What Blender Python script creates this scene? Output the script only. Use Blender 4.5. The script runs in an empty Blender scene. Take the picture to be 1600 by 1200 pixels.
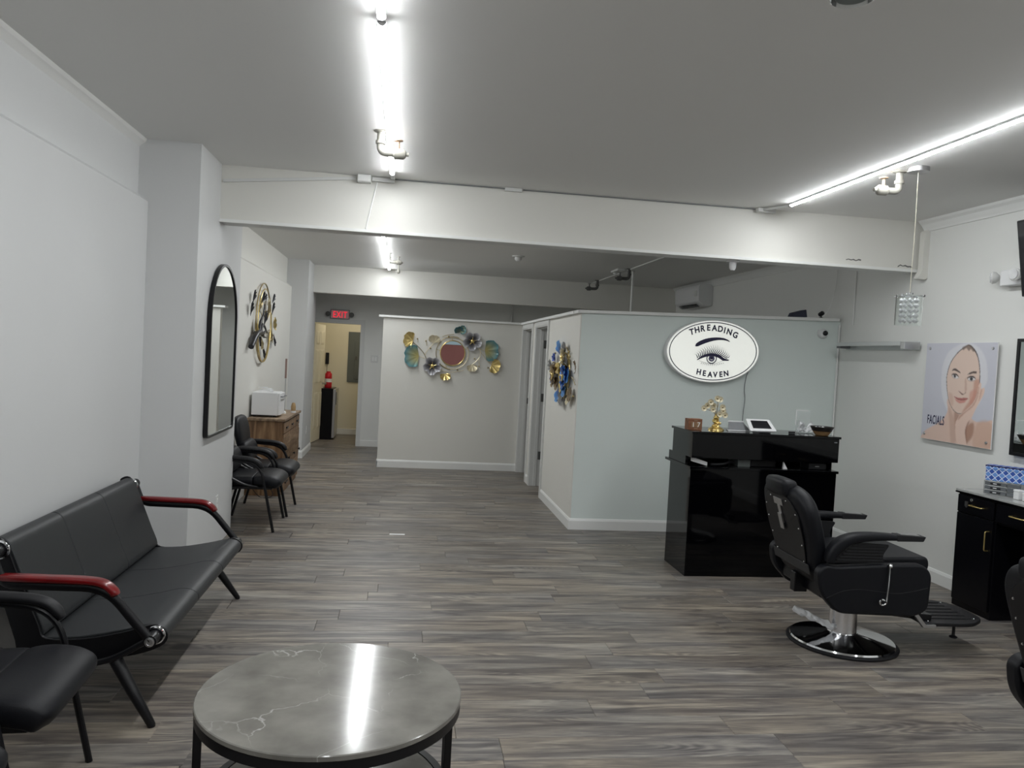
import bpy, math, random
import numpy as np
from mathutils import Vector, Matrix

sc = bpy.context.scene
COL = sc.collection
random.seed(7)

# ---------------------------------------------------------------- camera, world, exposure
F_PX, YAW, PITCH, ROLL, EYE = 1226.9, 0.13794, -0.03594, 0.05296, 1.60
cd = bpy.data.cameras.new('camera')
cam = bpy.data.objects.new('camera', cd)
COL.objects.link(cam)
cd.sensor_fit = 'HORIZONTAL'
cd.sensor_width = 36.0
cd.lens = F_PX / 1600.0 * 36.0
cd.clip_start = 0.05
cd.clip_end = 100
_f = Vector((math.sin(YAW) * math.cos(PITCH), math.cos(YAW) * math.cos(PITCH), math.sin(PITCH)))
_r = Vector((math.cos(YAW), -math.sin(YAW), 0))
_u = _r.cross(_f)
r2 = _r * math.cos(ROLL) + _u * math.sin(ROLL)
u2 = -_r * math.sin(ROLL) + _u * math.cos(ROLL)
m3 = Matrix((r2, u2, -_f)).transposed()
cam.matrix_world = Matrix.Translation((0, 0, EYE)) @ m3.to_4x4()
sc.camera = cam

world = bpy.data.worlds.new('world')
sc.world = world
world.use_nodes = True
world.node_tree.nodes['Background'].inputs[0].default_value = (0.60, 0.66, 0.75, 1)
world.node_tree.nodes['Background'].inputs[1].default_value = 0.05

sc.view_settings.view_transform = 'Standard'
sc.view_settings.look = 'None'
sc.view_settings.gamma = 1.0
sc.view_settings.use_curve_mapping = False
sc.view_settings.exposure = 0.12
LED_STRENGTH = 92.0
sc.cycles.max_bounces = 10
sc.cycles.diffuse_bounces = 6

# ---------------------------------------------------------------- helpers
def srgb(r, g, b):
    def c(v):
        v /= 255.0
        return v / 12.92 if v <= 0.04045 else ((v + 0.055) / 1.055) ** 2.4
    return (c(r), c(g), c(b), 1.0)

def mat(name, color, rough=0.5, metal=0.0, bump=0.0, bscale=200.0, var=0.0, vscale=3.0, coat=0.0,
        emit=None, estr=0.0, trans=0.0, ior=1.45, spec=0.5):
    m = bpy.data.materials.new(name)
    m.use_nodes = True
    nt = m.node_tree
    b = nt.nodes['Principled BSDF']
    b.inputs['Base Color'].default_value = color
    b.inputs['Roughness'].default_value = rough
    b.inputs['Metallic'].default_value = metal
    b.inputs['Coat Weight'].default_value = coat
    b.inputs['IOR'].default_value = ior
    b.inputs['Specular IOR Level'].default_value = spec
    b.inputs['Transmission Weight'].default_value = trans
    if emit:
        b.inputs['Emission Color'].default_value = emit
        b.inputs['Emission Strength'].default_value = estr
    if bump or var:
        g = nt.nodes.new('ShaderNodeNewGeometry')
    if bump:
        n = nt.nodes.new('ShaderNodeTexNoise')
        n.inputs['Scale'].default_value = bscale
        n.inputs['Detail'].default_value = 3
        nt.links.new(g.outputs['Position'], n.inputs['Vector'])
        bp = nt.nodes.new('ShaderNodeBump')
        bp.inputs['Strength'].default_value = bump
        bp.inputs['Distance'].default_value = 0.002
        nt.links.new(n.outputs['Fac'], bp.inputs['Height'])
        nt.links.new(bp.outputs['Normal'], b.inputs['Normal'])
    if var:
        n = nt.nodes.new('ShaderNodeTexNoise')
        n.inputs['Scale'].default_value = vscale
        n.inputs['Detail'].default_value = 4
        nt.links.new(g.outputs['Position'], n.inputs['Vector'])
        r = nt.nodes.new('ShaderNodeMapRange')
        r.inputs['From Min'].default_value = 0.3
        r.inputs['From Max'].default_value = 0.7
        r.inputs['To Min'].default_value = 1 - var
        r.inputs['To Max'].default_value = 1 + var
        nt.links.new(n.outputs['Fac'], r.inputs['Value'])
        mx = nt.nodes.new('ShaderNodeMix')
        mx.data_type = 'RGBA'
        mx.blend_type = 'MULTIPLY'
        mx.inputs['Factor'].default_value = 1
        mx.inputs['A'].default_value = color
        nt.links.new(r.outputs['Result'], mx.inputs['B'])
        nt.links.new(mx.outputs['Result'], b.inputs['Base Color'])
    return m

def ramp(nt, fac, stops):
    cr = nt.nodes.new('ShaderNodeValToRGB')
    el = cr.color_ramp.elements
    while len(el) < len(stops):
        el.new(0.5)
    for e, (p, c) in zip(el, stops):
        e.position = p
        e.color = c
    nt.links.new(fac, cr.inputs['Fac'])
    return cr.outputs['Color']

class MB:
    def __init__(s):
        s.v, s.f, s.m, s.c = [], [], [], []
        s.col = None
    def add(s, vs, fs, mi=0, M=None):
        o = len(s.v)
        for p in vs:
            p = Vector(p)
            if M is not None:
                p = M @ p
            s.v.append(tuple(p))
            s.c.append(s.col or (1, 1, 1, 1))
        for f in fs:
            s.f.append([o + i for i in f])
            s.m.append(mi)
        return s
    def box(s, x0, x1, y0, y1, z0, z1, mi=0, M=None):
        vs = [(x0, y0, z0), (x1, y0, z0), (x1, y1, z0), (x0, y1, z0), (x0, y0, z1), (x1, y0, z1), (x1, y1, z1), (x0, y1, z1)]
        return s.add(vs, [(0, 3, 2, 1), (4, 5, 6, 7), (0, 1, 5, 4), (1, 2, 6, 5), (2, 3, 7, 6), (3, 0, 4, 7)], mi, M)
    def prism(s, poly, a0, a1, plane='xz', mi=0, M=None):
        n = len(poly)
        def P(p, a):
            return {'xz': (p[0], a, p[1]), 'yz': (a, p[0], p[1]), 'xy': (p[0], p[1], a)}[plane]
        area = sum(poly[i][0] * poly[(i + 1) % n][1] - poly[(i + 1) % n][0] * poly[i][1] for i in range(n))
        if area < 0:
            poly = poly[::-1]
        if a0 > a1:
            a0, a1 = a1, a0
        vs = [P(p, a0) for p in poly] + [P(p, a1) for p in poly]
        fl = plane == 'xz'
        bot = list(range(n)) if fl else list(range(n))[::-1]
        top = [n + i for i in (range(n)[::-1] if fl else range(n))]
        fs = [bot, top]
        for i in range(n):
            j = (i + 1) % n
            fs.append((i, n + i, n + j, j) if fl else (i, j, n + j, n + i))
        return s.add(vs, fs, mi, M)
    def rings(s, rs, closed_u=True, cap=True, loop=False, mi=0, M=None):
        n = len(rs[0])
        vs = [p for r in rs for p in r]
        fs = []
        k = len(rs)
        for i in range(k if loop else k - 1):
            a, b = i * n, ((i + 1) % k) * n
            for j in range(n if closed_u else n - 1):
                l = (j + 1) % n
                fs.append((a + j, a + l, b + l, b + j))
        if cap and not loop:
            fs.append(list(range(n))[::-1])
            fs.append([(k - 1) * n + j for j in range(n)])
        return s.add(vs, fs, mi, M)
    def tube(s, pts, r, n=10, loop=False, mi=0, M=None, flat=1.0, up=None):
        pts = [Vector(p) for p in pts]
        k = len(pts)
        rr = r if isinstance(r, (list, tuple)) else [r] * k
        tg = []
        for i in range(k):
            a = pts[(i - 1) % k] if (i or loop) else pts[0]
            b = pts[(i + 1) % k] if (i < k - 1 or loop) else pts[-1]
            t = (b - a)
            tg.append(t.normalized() if t.length > 1e-9 else Vector((0, 0, 1)))
        u0 = Vector(up) if up else (Vector((0, 0, 1)) if abs(tg[0].z) < 0.9 else Vector((1, 0, 0)))
        nrm = (u0 - tg[0] * u0.dot(tg[0])).normalized()
        rs = []
        for i in range(k):
            nrm = nrm - tg[i] * nrm.dot(tg[i])
            nrm.normalize()
            bn = tg[i].cross(nrm)
            rs.append([tuple(pts[i] + (nrm * math.cos(2 * math.pi * j / n) + bn * flat * math.sin(2 * math.pi * j / n)) * rr[i]) for j in range(n)])
        return s.rings(rs, loop=loop, mi=mi, M=M)
    def lathe(s, prof, n=24, M=None, mi=0, cap=True):
        rs = [[(r * math.cos(2 * math.pi * j / n), r * math.sin(2 * math.pi * j / n), z) for j in range(n)] for r, z in prof]
        return s.rings(rs, cap=cap, mi=mi, M=M)
    def build(s, name, ms, parent=None, bevel=0.0, seg=2, smooth=True, angle=35, kind=None, loc=None, colors=False):
        me = bpy.data.meshes.new(name)
        me.from_pydata(s.v, [], s.f)
        if not isinstance(ms, (list, tuple)):
            ms = [ms]
        for m in ms:
            me.materials.append(m)
        if len(ms) > 1:
            me.polygons.foreach_set('material_index', s.m)
        if colors:
            at = me.color_attributes.new('Col', 'FLOAT_COLOR', 'POINT')
            at.data.foreach_set('color', [x for c in s.c for x in c])
        me.validate()
        if smooth:
            me.shade_smooth()
            me.set_sharp_from_angle(angle=math.radians(angle))
        o = bpy.data.objects.new(name, me)
        COL.objects.link(o)
        if parent is not None:
            o.parent = parent
        if loc is not None:
            o.location = loc
        if bevel:
            b = o.modifiers.new('bevel', 'BEVEL')
            b.width = bevel
            b.segments = seg
            b.limit_method = 'ANGLE'
            b.angle_limit = math.radians(32)
            b.harden_normals = smooth
        if kind:
            o['kind'] = kind
        return o

def TR(x=0, y=0, z=0, rx=0, ry=0, rz=0):
    return Matrix.Translation((x, y, z)) @ Matrix.Rotation(rz, 4, 'Z') @ Matrix.Rotation(ry, 4, 'Y') @ Matrix.Rotation(rx, 4, 'X')

def tag(o, label, cat, group=None):
    o['label'] = label
    o['category'] = cat
    if group:
        o['group'] = group
    return o

def thing(name, label, cat, loc=(0, 0, 0), rz=0.0, group=None):
    o = bpy.data.objects.new(name, None)
    o.empty_display_size = 0.1
    COL.objects.link(o)
    o.location = loc
    o.rotation_euler = (0, 0, rz)
    return tag(o, label, cat, group)

def copy_tree(o, parent=None):
    c = o.copy()
    COL.objects.link(c)
    if parent is not None:
        c.parent = parent
    for ch in list(o.children):
        copy_tree(ch, c)
    return c

def smoothpts(pts, n=6, closed=False):
    P = [Vector(p) for p in pts]
    k = len(P)
    out = []
    for i in range(k if closed else k - 1):
        p0 = P[(i - 1) % k] if (closed or i > 0) else P[0]
        p1, p2 = P[i], P[(i + 1) % k]
        p3 = P[(i + 2) % k] if (closed or i < k - 2) else P[-1]
        for j in range(n):
            t = j / n
            out.append(0.5 * ((2 * p1) + (-p0 + p2) * t + (2 * p0 - 5 * p1 + 4 * p2 - p3) * t * t + (-p0 + 3 * p1 - 3 * p2 + p3) * t ** 3))
    if not closed:
        out.append(P[-1])
    return [tuple(p) for p in out]

def fillet(pts, r, n=5, closed=True):
    """round the corners of a polygon / polyline (2D or 3D)"""
    P = [Vector(p) for p in pts]
    k = len(P)
    out = []
    for i in range(k):
        if not closed and i in (0, k - 1):
            out.append(P[i])
            continue
        a, b, c = P[i - 1], P[i], P[(i + 1) % k]
        rr = r[i] if isinstance(r, (list, tuple)) else r
        d = min(rr, (a - b).length * 0.48, (c - b).length * 0.48)
        if d < 1e-5:
            out.append(b)
            continue
        s = b + (a - b).normalized() * d
        e = b + (c - b).normalized() * d
        for j in range(n + 1):
            t = j / n
            out.append(s * (1 - t) ** 2 + b * 2 * t * (1 - t) + e * t * t)
    return [tuple(p) for p in out]

def ring_pts(cx, cy, rx, ry, n=48, a0=0, a1=2 * math.pi):
    full = abs(a1 - a0 - 2 * math.pi) < 1e-6
    return [(cx + rx * math.cos(a0 + (a1 - a0) * i / (n if full else n - 1)), cy + ry * math.sin(a0 + (a1 - a0) * i / (n if full else n - 1))) for i in range(n)]

def text_mesh(body, size, M, ext=0.001, sx=1.0, bold=0.0):
    """3D letters as (verts, faces) already transformed by M; centred on the baseline"""
    cu = bpy.data.curves.new('t', 'FONT')
    cu.body = body
    cu.size = size
    cu.extrude = ext
    cu.offset = bold
    cu.space_character = 1.12 if len(body) > 3 else 1.0
    cu.align_x = 'CENTER'
    cu.resolution_u = 4
    ob = bpy.data.objects.new('t', cu)
    me = bpy.data.meshes.new_from_object(ob)
    S = Matrix.Diagonal((sx, 1, 1, 1))
    vs = [tuple(M @ S @ v.co) for v in me.vertices]
    fs = [list(p.vertices) for p in me.polygons]
    bpy.data.objects.remove(ob)
    bpy.data.curves.remove(cu)
    bpy.data.meshes.remove(me)
    return vs, fs

# plane frames for things hung on walls: local (u right, v up, w out of the wall)
FACE_CAM = Matrix(((1, 0, 0, 0), (0, 0, -1, 0), (0, 1, 0, 0), (0, 0, 0, 1)))      # wall faces -Y
FACE_RIGHT = Matrix(((0, 0, 1, 0), (1, 0, 0, 0), (0, 1, 0, 0), (0, 0, 0, 1)))     # left wall, faces +X (u = +Y)
FACE_LEFT = Matrix(((0, 0, -1, 0), (-1, 0, 0, 0), (0, 1, 0, 0), (0, 0, 0, 1)))    # right wall, faces -X (u = -Y)

# ---------------------------------------------------------------- materials
M_WALL = mat('paint_white_wall', srgb(210, 211, 211), 0.6, bump=0.12, bscale=60, var=0.015, vscale=1.2)
M_WALLW = mat('paint_warm_white', srgb(222, 221, 215), 0.6, bump=0.12, bscale=60)
M_GREEN = mat('paint_grey_green', srgb(222, 231, 228), 0.5, bump=0.12, bscale=60)
M_GREY = mat('paint_light_grey', srgb(226, 227, 224), 0.6, bump=0.12, bscale=60)
M_CREAM = mat('paint_cream', srgb(232, 226, 205), 0.6, bump=0.1, bscale=60)
M_CEIL = mat('paint_ceiling', srgb(228, 228, 226), 0.8, bump=0.15, bscale=40)
M_TRIM = mat('paint_trim_gloss', srgb(232, 233, 231), 0.35)
M_CASE = mat('paint_casing', srgb(214, 215, 213), 0.4)
M_DARK = mat('brick_red_blind', srgb(150, 96, 92), 0.7)  # red of the unseen blind added behind the viewer
M_BLACKLEATHER = mat('black_leather', (0.0045, 0.005, 0.0075, 1), 0.46, bump=0.3, bscale=420, spec=0.32)
M_CHARLEATHER = mat('charcoal_leather', (0.019, 0.021, 0.023, 1), 0.45, bump=0.3, bscale=400, spec=0.5)
M_BLACKMETAL = mat('black_metal', (0.004, 0.004, 0.0055, 1), 0.35, spec=0.4)
M_BLACKPLASTIC = mat('black_plastic', (0.007, 0.007, 0.009, 1), 0.5, bump=0.1, bscale=500)
M_CHROME = mat('chrome', (0.82, 0.83, 0.85, 1), 0.08, 1.0)
M_STEEL = mat('brushed_steel', (0.55, 0.55, 0.56, 1), 0.32, 1.0)
M_GOLD = mat('gold_metal', (0.80, 0.62, 0.25, 1), 0.28, 1.0, var=0.15, vscale=30)
M_DARKGOLD = mat('antique_gold', (0.38, 0.31, 0.17, 1), 0.4, 1.0)
M_PALEGOLD = mat('pale_gold', (0.80, 0.72, 0.52, 1), 0.35, 0.7)
M_BRONZE = mat('dark_bronze', (0.05, 0.05, 0.055, 1), 0.35, 0.8)
M_MIRROR = mat('mirror_glass', (0.86, 0.89, 0.88, 1), 0.01, 1.0)
M_REDWOOD = mat('cherry_red_wood', srgb(112, 14, 18), 0.28, coat=0.4, var=0.2, vscale=12)
M_GLOSSBLACK = mat('black_gloss_laminate', (0.0012, 0.0012, 0.0018, 1), 0.045, spec=0.28)
M_MATTEBLACK = mat('black_satin_laminate', (0.0025, 0.0025, 0.004, 1), 0.3, spec=0.3)
M_WHITEPL = mat('white_plastic', srgb(226, 227, 228), 0.35)
M_GREYPL = mat('grey_plastic', srgb(120, 122, 125), 0.4)
M_SCREEN = mat('dark_screen', (0.012, 0.012, 0.016, 1), 0.1)
M_PAINTPIPE = mat('painted_pipe', srgb(150, 148, 140), 0.45, bump=0.5, bscale=90, var=0.08, vscale=40)
M_BRASSY = mat('painted_brass', srgb(160, 134, 112), 0.4, var=0.15, vscale=60)
M_DARKPIPE = mat('grey_iron', srgb(92, 92, 90), 0.5)
M_GLASS = mat('clear_glass', (0.96, 0.99, 0.98, 1), 0.02, trans=1.0, ior=1.45)
M_ACRYLIC = mat('clear_acrylic', (0.93, 0.95, 0.95, 1), 0.05, trans=0.85, ior=1.3)
M_FILM = mat('clear_plastic_film', (0.92, 0.93, 0.94, 1), 0.15, trans=0.25, ior=1.3, bump=1.0, bscale=70)
M_PANELGREY = mat('panel_grey_steel', srgb(104, 110, 108), 0.45)
M_RED = mat('red_print', srgb(205, 30, 45), 0.4)
M_NAVY = mat('navy_ink', srgb(38, 36, 72), 0.5)
M_WHITE = mat('plain_white', srgb(236, 236, 236), 0.5)
M_LED = mat('led_tube', (1, 1, 1, 1), 0.4, emit=(0.96, 0.985, 1.0, 1), estr=LED_STRENGTH)

def vcol_mat(name, rough=0.5, metal=0.0, coat=0.0):
    m = mat(name, (1, 1, 1, 1), rough, metal, coat=coat)
    nt = m.node_tree
    a = nt.nodes.new('ShaderNodeVertexColor')
    a.layer_name = 'Col'
    nt.links.new(a.outputs['Color'], nt.nodes['Principled BSDF'].inputs['Base Color'])
    return m
M_PETAL = vcol_mat('enamel_petal', 0.3, 0.3, 0.3)
M_PRINT = vcol_mat('printed_picture', 0.3)

def floor_mat():
    m = bpy.data.materials.new('grey_oak_laminate')
    m.use_nodes = True
    nt = m.node_tree
    L = nt.links.new
    b = nt.nodes['Principled BSDF']
    g = nt.nodes.new('ShaderNodeNewGeometry')
    oi = nt.nodes.new('ShaderNodeObjectInfo')
    ad = nt.nodes.new('ShaderNodeMath')
    ad.operation = 'ADD'
    L(g.outputs['Random Per Island'], ad.inputs[0])
    L(oi.outputs['Random'], ad.inputs[1])
    fr = nt.nodes.new('ShaderNodeMath')
    fr.operation = 'FRACT'
    L(ad.outputs[0], fr.inputs[0])
    off = nt.nodes.new('ShaderNodeVectorMath')
    off.operation = 'SCALE'
    off.inputs[0].default_value = (37, 0.4, 91)
    L(fr.outputs[0], off.inputs['Scale'])
    pa = nt.nodes.new('ShaderNodeVectorMath')
    pa.operation = 'ADD'
    L(g.outputs['Position'], pa.inputs[0])
    L(off.outputs[0], pa.inputs[1])
    def noise(scl, sc_, det, rough=0.55, dist=0.0):
        mp = nt.nodes.new('ShaderNodeMapping')
        mp.inputs['Scale'].default_value = scl
        L(pa.outputs[0], mp.inputs['Vector'])
        n = nt.nodes.new('ShaderNodeTexNoise')
        n.inputs['Scale'].default_value = sc_
        n.inputs['Detail'].default_value = det
        n.inputs['Roughness'].default_value = rough
        n.inputs['Distortion'].default_value = dist
        L(mp.outputs[0], n.inputs['Vector'])
        return n.outputs['Fac']
    def mad(x, m_, y):
        q = nt.nodes.new('ShaderNodeMath')
        q.operation = 'MULTIPLY_ADD'
        L(x, q.inputs[0])
        q.inputs[1].default_value = m_
        if isinstance(y, float):
            q.inputs[2].default_value = y
        else:
            L(y, q.inputs[2])
        return q.outputs[0]
    broad = noise((1.1, 11, 1), 1.5, 6, 0.62, 0.8)
    fine = noise((5, 110, 1), 1.5, 3)
    # cathedral grain: contour lines of a stretched noise
    fieldn = noise((0.9, 5.5, 1), 1.1, 1, 0.4, 0.3)
    cont = nt.nodes.new('ShaderNodeMath')
    cont.operation = 'MULTIPLY'
    cont.inputs[1].default_value = 170.0
    L(fieldn, cont.inputs[0])
    sn = nt.nodes.new('ShaderNodeMath')
    sn.operation = 'SINE'
    L(cont.outputs[0], sn.inputs[0])
    msk = ramp(nt, noise((0.7, 4, 1), 1.3, 2), [(0.52, (0, 0, 0, 1)), (0.66, (1, 1, 1, 1))])
    snm = nt.nodes.new('ShaderNodeMath')
    snm.operation = 'MULTIPLY'
    L(sn.outputs[0], snm.inputs[0])
    L(msk, snm.inputs[1])
    knot = ramp(nt, noise((1.6, 5.0, 1), 1.7, 1), [(0.24, (1, 1, 1, 1)), (0.30, (0, 0, 0, 1))])
    t1 = mad(broad, 0.86, -0.06)
    t2 = mad(fine, 0.30, t1)
    t3 = mad(snm.outputs[0], 0.075, t2)
    t4 = mad(knot, -0.10, t3)
    class _O: pass
    mixf = _O()
    mixf.outputs = [t4]
    c0 = ramp(nt, t4, [(0.34, srgb(74, 69, 67)), (0.47, srgb(102, 97, 93)), (0.56, srgb(124, 118, 110)), (0.70, srgb(156, 149, 137))])
    cool = ramp(nt, noise((0.8, 1.6, 1), 1.2, 2), [(0.40, (1.03, 0.995, 0.95, 1)), (0.62, (0.97, 1.0, 1.05, 1))])
    mxx = nt.nodes.new('ShaderNodeMix')
    mxx.data_type = 'RGBA'
    mxx.blend_type = 'MULTIPLY'
    mxx.inputs['Factor'].default_value = 1
    L(c0, mxx.inputs['A'])
    L(cool, mxx.inputs['B'])
    c = mxx.outputs['Result']
    hue = nt.nodes.new('ShaderNodeMapRange')
    hue.inputs['To Min'].default_value = 0.90
    hue.inputs['To Max'].default_value = 1.12
    L(fr.outputs[0], hue.inputs['Value'])
    mx = nt.nodes.new('ShaderNodeMix')
    mx.data_type = 'RGBA'
    mx.blend_type = 'MULTIPLY'
    mx.inputs['Factor'].default_value = 1
    L(c, mx.inputs['A'])
    L(hue.outputs[0], mx.inputs['B'])
    L(mx.outputs['Result'], b.inputs['Base Color'])
    b.inputs['Roughness'].default_value = 0.42
    b.inputs['Specular IOR Level'].default_value = 0.4
    bp = nt.nodes.new('ShaderNodeBump')
    bp.inputs['Strength'].default_value = 0.15
    bp.inputs['Distance'].default_value = 0.001
    L(mixf.outputs[0], bp.inputs['Height'])
    L(bp.outputs[0], b.inputs['Normal'])
    return m
M_FLOOR = floor_mat()

def wood_mat(name, dark, mid, light, axis=2, rough=0.5):
    m = bpy.data.materials.new(name)
    m.use_nodes = True
    nt = m.node_tree
    L = nt.links.new
    b = nt.nodes['Principled BSDF']
    tc = nt.nodes.new('ShaderNodeTexCoord')
    mp = nt.nodes.new('ShaderNodeMapping')
    sc_ = [14, 14, 14]
    sc_[axis] = 1.2
    mp.inputs['Scale'].default_value = sc_
    L(tc.outputs['Object'], mp.inputs['Vector'])
    n = nt.nodes.new('ShaderNodeTexNoise')
    n.inputs['Scale'].default_value = 1.6
    n.inputs['Detail'].default_value = 5
    n.inputs['Distortion'].default_value = 0.8
    L(mp.outputs[0], n.inputs['Vector'])
    L(ramp(nt, n.outputs['Fac'], [(0.3, dark), (0.5, mid), (0.7, light)]), b.inputs['Base Color'])
    b.inputs['Roughness'].default_value = rough
    return m
M_OAK = wood_mat('rustic_oak', srgb(84, 60, 40), srgb(122, 92, 64), srgb(152, 122, 90))
M_OAKTOP = wood_mat('rustic_oak_top', srgb(96, 78, 60), srgb(132, 110, 88), srgb(158, 136, 110), axis=1)
M_WALNUT = wood_mat('walnut_block', srgb(92, 56, 36), srgb(122, 78, 52), srgb(146, 100, 70), axis=0)

def marble_mat():
    m = bpy.data.materials.new('grey_marble')
    m.use_nodes = True
    nt = m.node_tree
    L = nt.links.new
    b = nt.nodes['Principled BSDF']
    tc = nt.nodes.new('ShaderNodeTexCoord')
    n0 = nt.nodes.new('ShaderNodeTexNoise')
    n0.inputs['Scale'].default_value = 5
    n0.inputs['Detail'].default_value = 6
    L(tc.outputs['Object'], n0.inputs['Vector'])
    base = ramp(nt, n0.outputs['Fac'], [(0.3, srgb(104, 102, 97)), (0.52, srgb(124, 122, 116)), (0.75, srgb(143, 141, 134))])
    w = nt.nodes.new('ShaderNodeMix')
    w.data_type = 'VECTOR'
    w.inputs['Factor'].default_value = 0.22
    nz = nt.nodes.new('ShaderNodeTexNoise')
    nz.inputs['Scale'].default_value = 3
    nz.inputs['Detail'].default_value = 5
    L(tc.outputs['Object'], nz.inputs['Vector'])
    L(tc.outputs['Object'], w.inputs['A'])
    L(nz.outputs['Color'], w.inputs['B'])
    vo = nt.nodes.new('ShaderNodeTexVoronoi')
    vo.feature = 'DISTANCE_TO_EDGE'
    vo.inputs['Scale'].default_value = 4.6
    L(w.outputs['Result'], vo.inputs['Vector'])
    vein = ramp(nt, vo.outputs['Distance'], [(0.0, (0.8, 0.8, 0.8, 1)), (0.007, (0, 0, 0, 1))])
    n3 = nt.nodes.new('ShaderNodeTexNoise')
    n3.inputs['Scale'].default_value = 4
    L(tc.outputs['Object'], n3.inputs['Vector'])
    msk = ramp(nt, n3.outputs['Fac'], [(0.46, (0, 0, 0, 1)), (0.62, (0.75, 0.75, 0.75, 1))])
    mm = nt.nodes.new('ShaderNodeMath')
    mm.operation = 'MULTIPLY'
    L(vein, mm.inputs[0])
    L(msk, mm.inputs[1])
    mx = nt.nodes.new('ShaderNodeMix')
    mx.data_type = 'RGBA'
    L(mm.outputs[0], mx.inputs['Factor'])
    L(base, mx.inputs['A'])
    mx.inputs['B'].default_value = srgb(196, 196, 192)
    L(mx.outputs['Result'], b.inputs['Base Color'])
    b.inputs['Roughness'].default_value = 0.13
    b.inputs['Specular IOR Level'].default_value = 0.5
    return m
M_MARBLE = marble_mat()

# ================================================================ SETTING
XL, XU, XC, XR = -1.70, -1.765, -1.38, 4.20
ZC, ZH = 2.88, 2.79

def struct(mb, name, m, **k):
    return mb.build(name, m, kind='structure', **k)

fl = MB().box(-1.95, 4.5, -3.2, 15.0, -0.12, -0.008)
FLOOR = struct(fl, 'floor', M_FLOOR, smooth=False)

def plank_mb(L, W=0.18, T=0.008, x=0.0, y=0.0, mb=None):
    mb = mb or MB()
    g, c = 0.0006, 0.0016
    x0, x1, y0, y1 = x + g, x + L - g, y + g, y + W - g
    vs = [(x0, y0, -T), (x1, y0, -T), (x1, y1, -T), (x0, y1, -T),
          (x0, y0, -c), (x1, y0, -c), (x1, y1, -c), (x0, y1, -c),
          (x0 + c, y0 + c, 0), (x1 - c, y0 + c, 0), (x1 - c, y1 - c, 0), (x0 + c, y1 - c, 0)]
    fs = [(8, 9, 10, 11)]
    for a in (0, 4):
        for i in range(4):
            j = (i + 1) % 4
            fs.append((a + i, a + j, a + 4 + j, a + 4 + i))
    return mb.add(vs, fs)
PL = 1.22
pmesh = {}
def plank(L, x, y):
    key = round(L, 2)
    if key not in pmesh:
        o = plank_mb(key).build('plank', M_FLOOR, FLOOR, smooth=False)
        pmesh[key] = o.data
    else:
        o = bpy.data.objects.new('plank', pmesh[key])
        COL.objects.link(o)
        o.parent = FLOOR
    o.location = (x, y, 0)
far = MB()
row = 0
yy = -3.1
while yy < 14.9:
    offs = -1.9 - random.random() * PL
    x = offs
    single = 1.6 < yy < 7.0
    while x < 4.45:
        a, b = max(x, -1.9), min(x + PL, 4.45)
        if b - a > 0.05:
            L = round(b - a, 2)
            if single:
                plank(L, a, yy)
            else:
                plank_mb(b - a, x=a, y=yy, mb=far)
        x += PL
    yy += 0.18
far.build('plank_field', M_FLOOR, FLOOR, smooth=False, kind='stuff')

# left wall: thicker below 2.5 m, with a small sloped ledge
struct(MB().prism([(XL, 0), (XL, 2.478), (XU, 2.523), (XU, ZC), (XU - 0.2, ZC), (XU - 0.2, 0)], -3.2, 5.44, 'xz'), 'wall_left', M_WALL, smooth=False)
struct(MB().prism([(-1.60, 0), (-1.60, 2.40), (-1.67, 2.45), (-1.67, ZH), (-1.96, ZH), (-1.96, 0)], 6.812, 11.33, 'xz'), 'wall_left_hall', M_WALLW, smooth=False)
struct(MB().box(-1.96, XC, 5.44, 6.81, 0, ZC), 'column_left', M_WALL, smooth=False)
struct(MB().box(-1.96, -1.375, 11.33, 12.35, 0, ZH), 'column_hall', M_WALL, smooth=False)
struct(MB().box(XR, XR + 0.15, -3.2, 13.15, 0, ZC + 0.02), 'wall_right', M_GREY, smooth=False)
# ceilings
struct(MB().box(-1.96, XR + 0.15, -3.2, 6.02, ZC, ZC + 0.1), 'ceiling', M_CEIL, smooth=False)
struct(MB().box(-1.96, XR + 0.15, 6.2, 13.0, ZH, ZH + 0.1), 'ceiling_hall', M_CEIL, smooth=False)
# beams
struct(MB().box(XC, XR, 6.02, 6.20, 2.475, ZC), 'beam_front', M_WALLW, smooth=False)
struct(MB().box(-1.96, XR, 11.95, 12.15, 2.385, ZH), 'beam_hall', M_WALLW, smooth=False)
b_ = MB().box(XC, XR - 0.02, 5.995, 6.02, 2.462, 2.485)
struct(b_, 'trim_1', M_TRIM, smooth=False)
struct(MB().box(XC, XR - 0.02, 6.021, 6.20, 2.466, 2.4745), 'trim_2', M_CASE, smooth=False)
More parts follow.
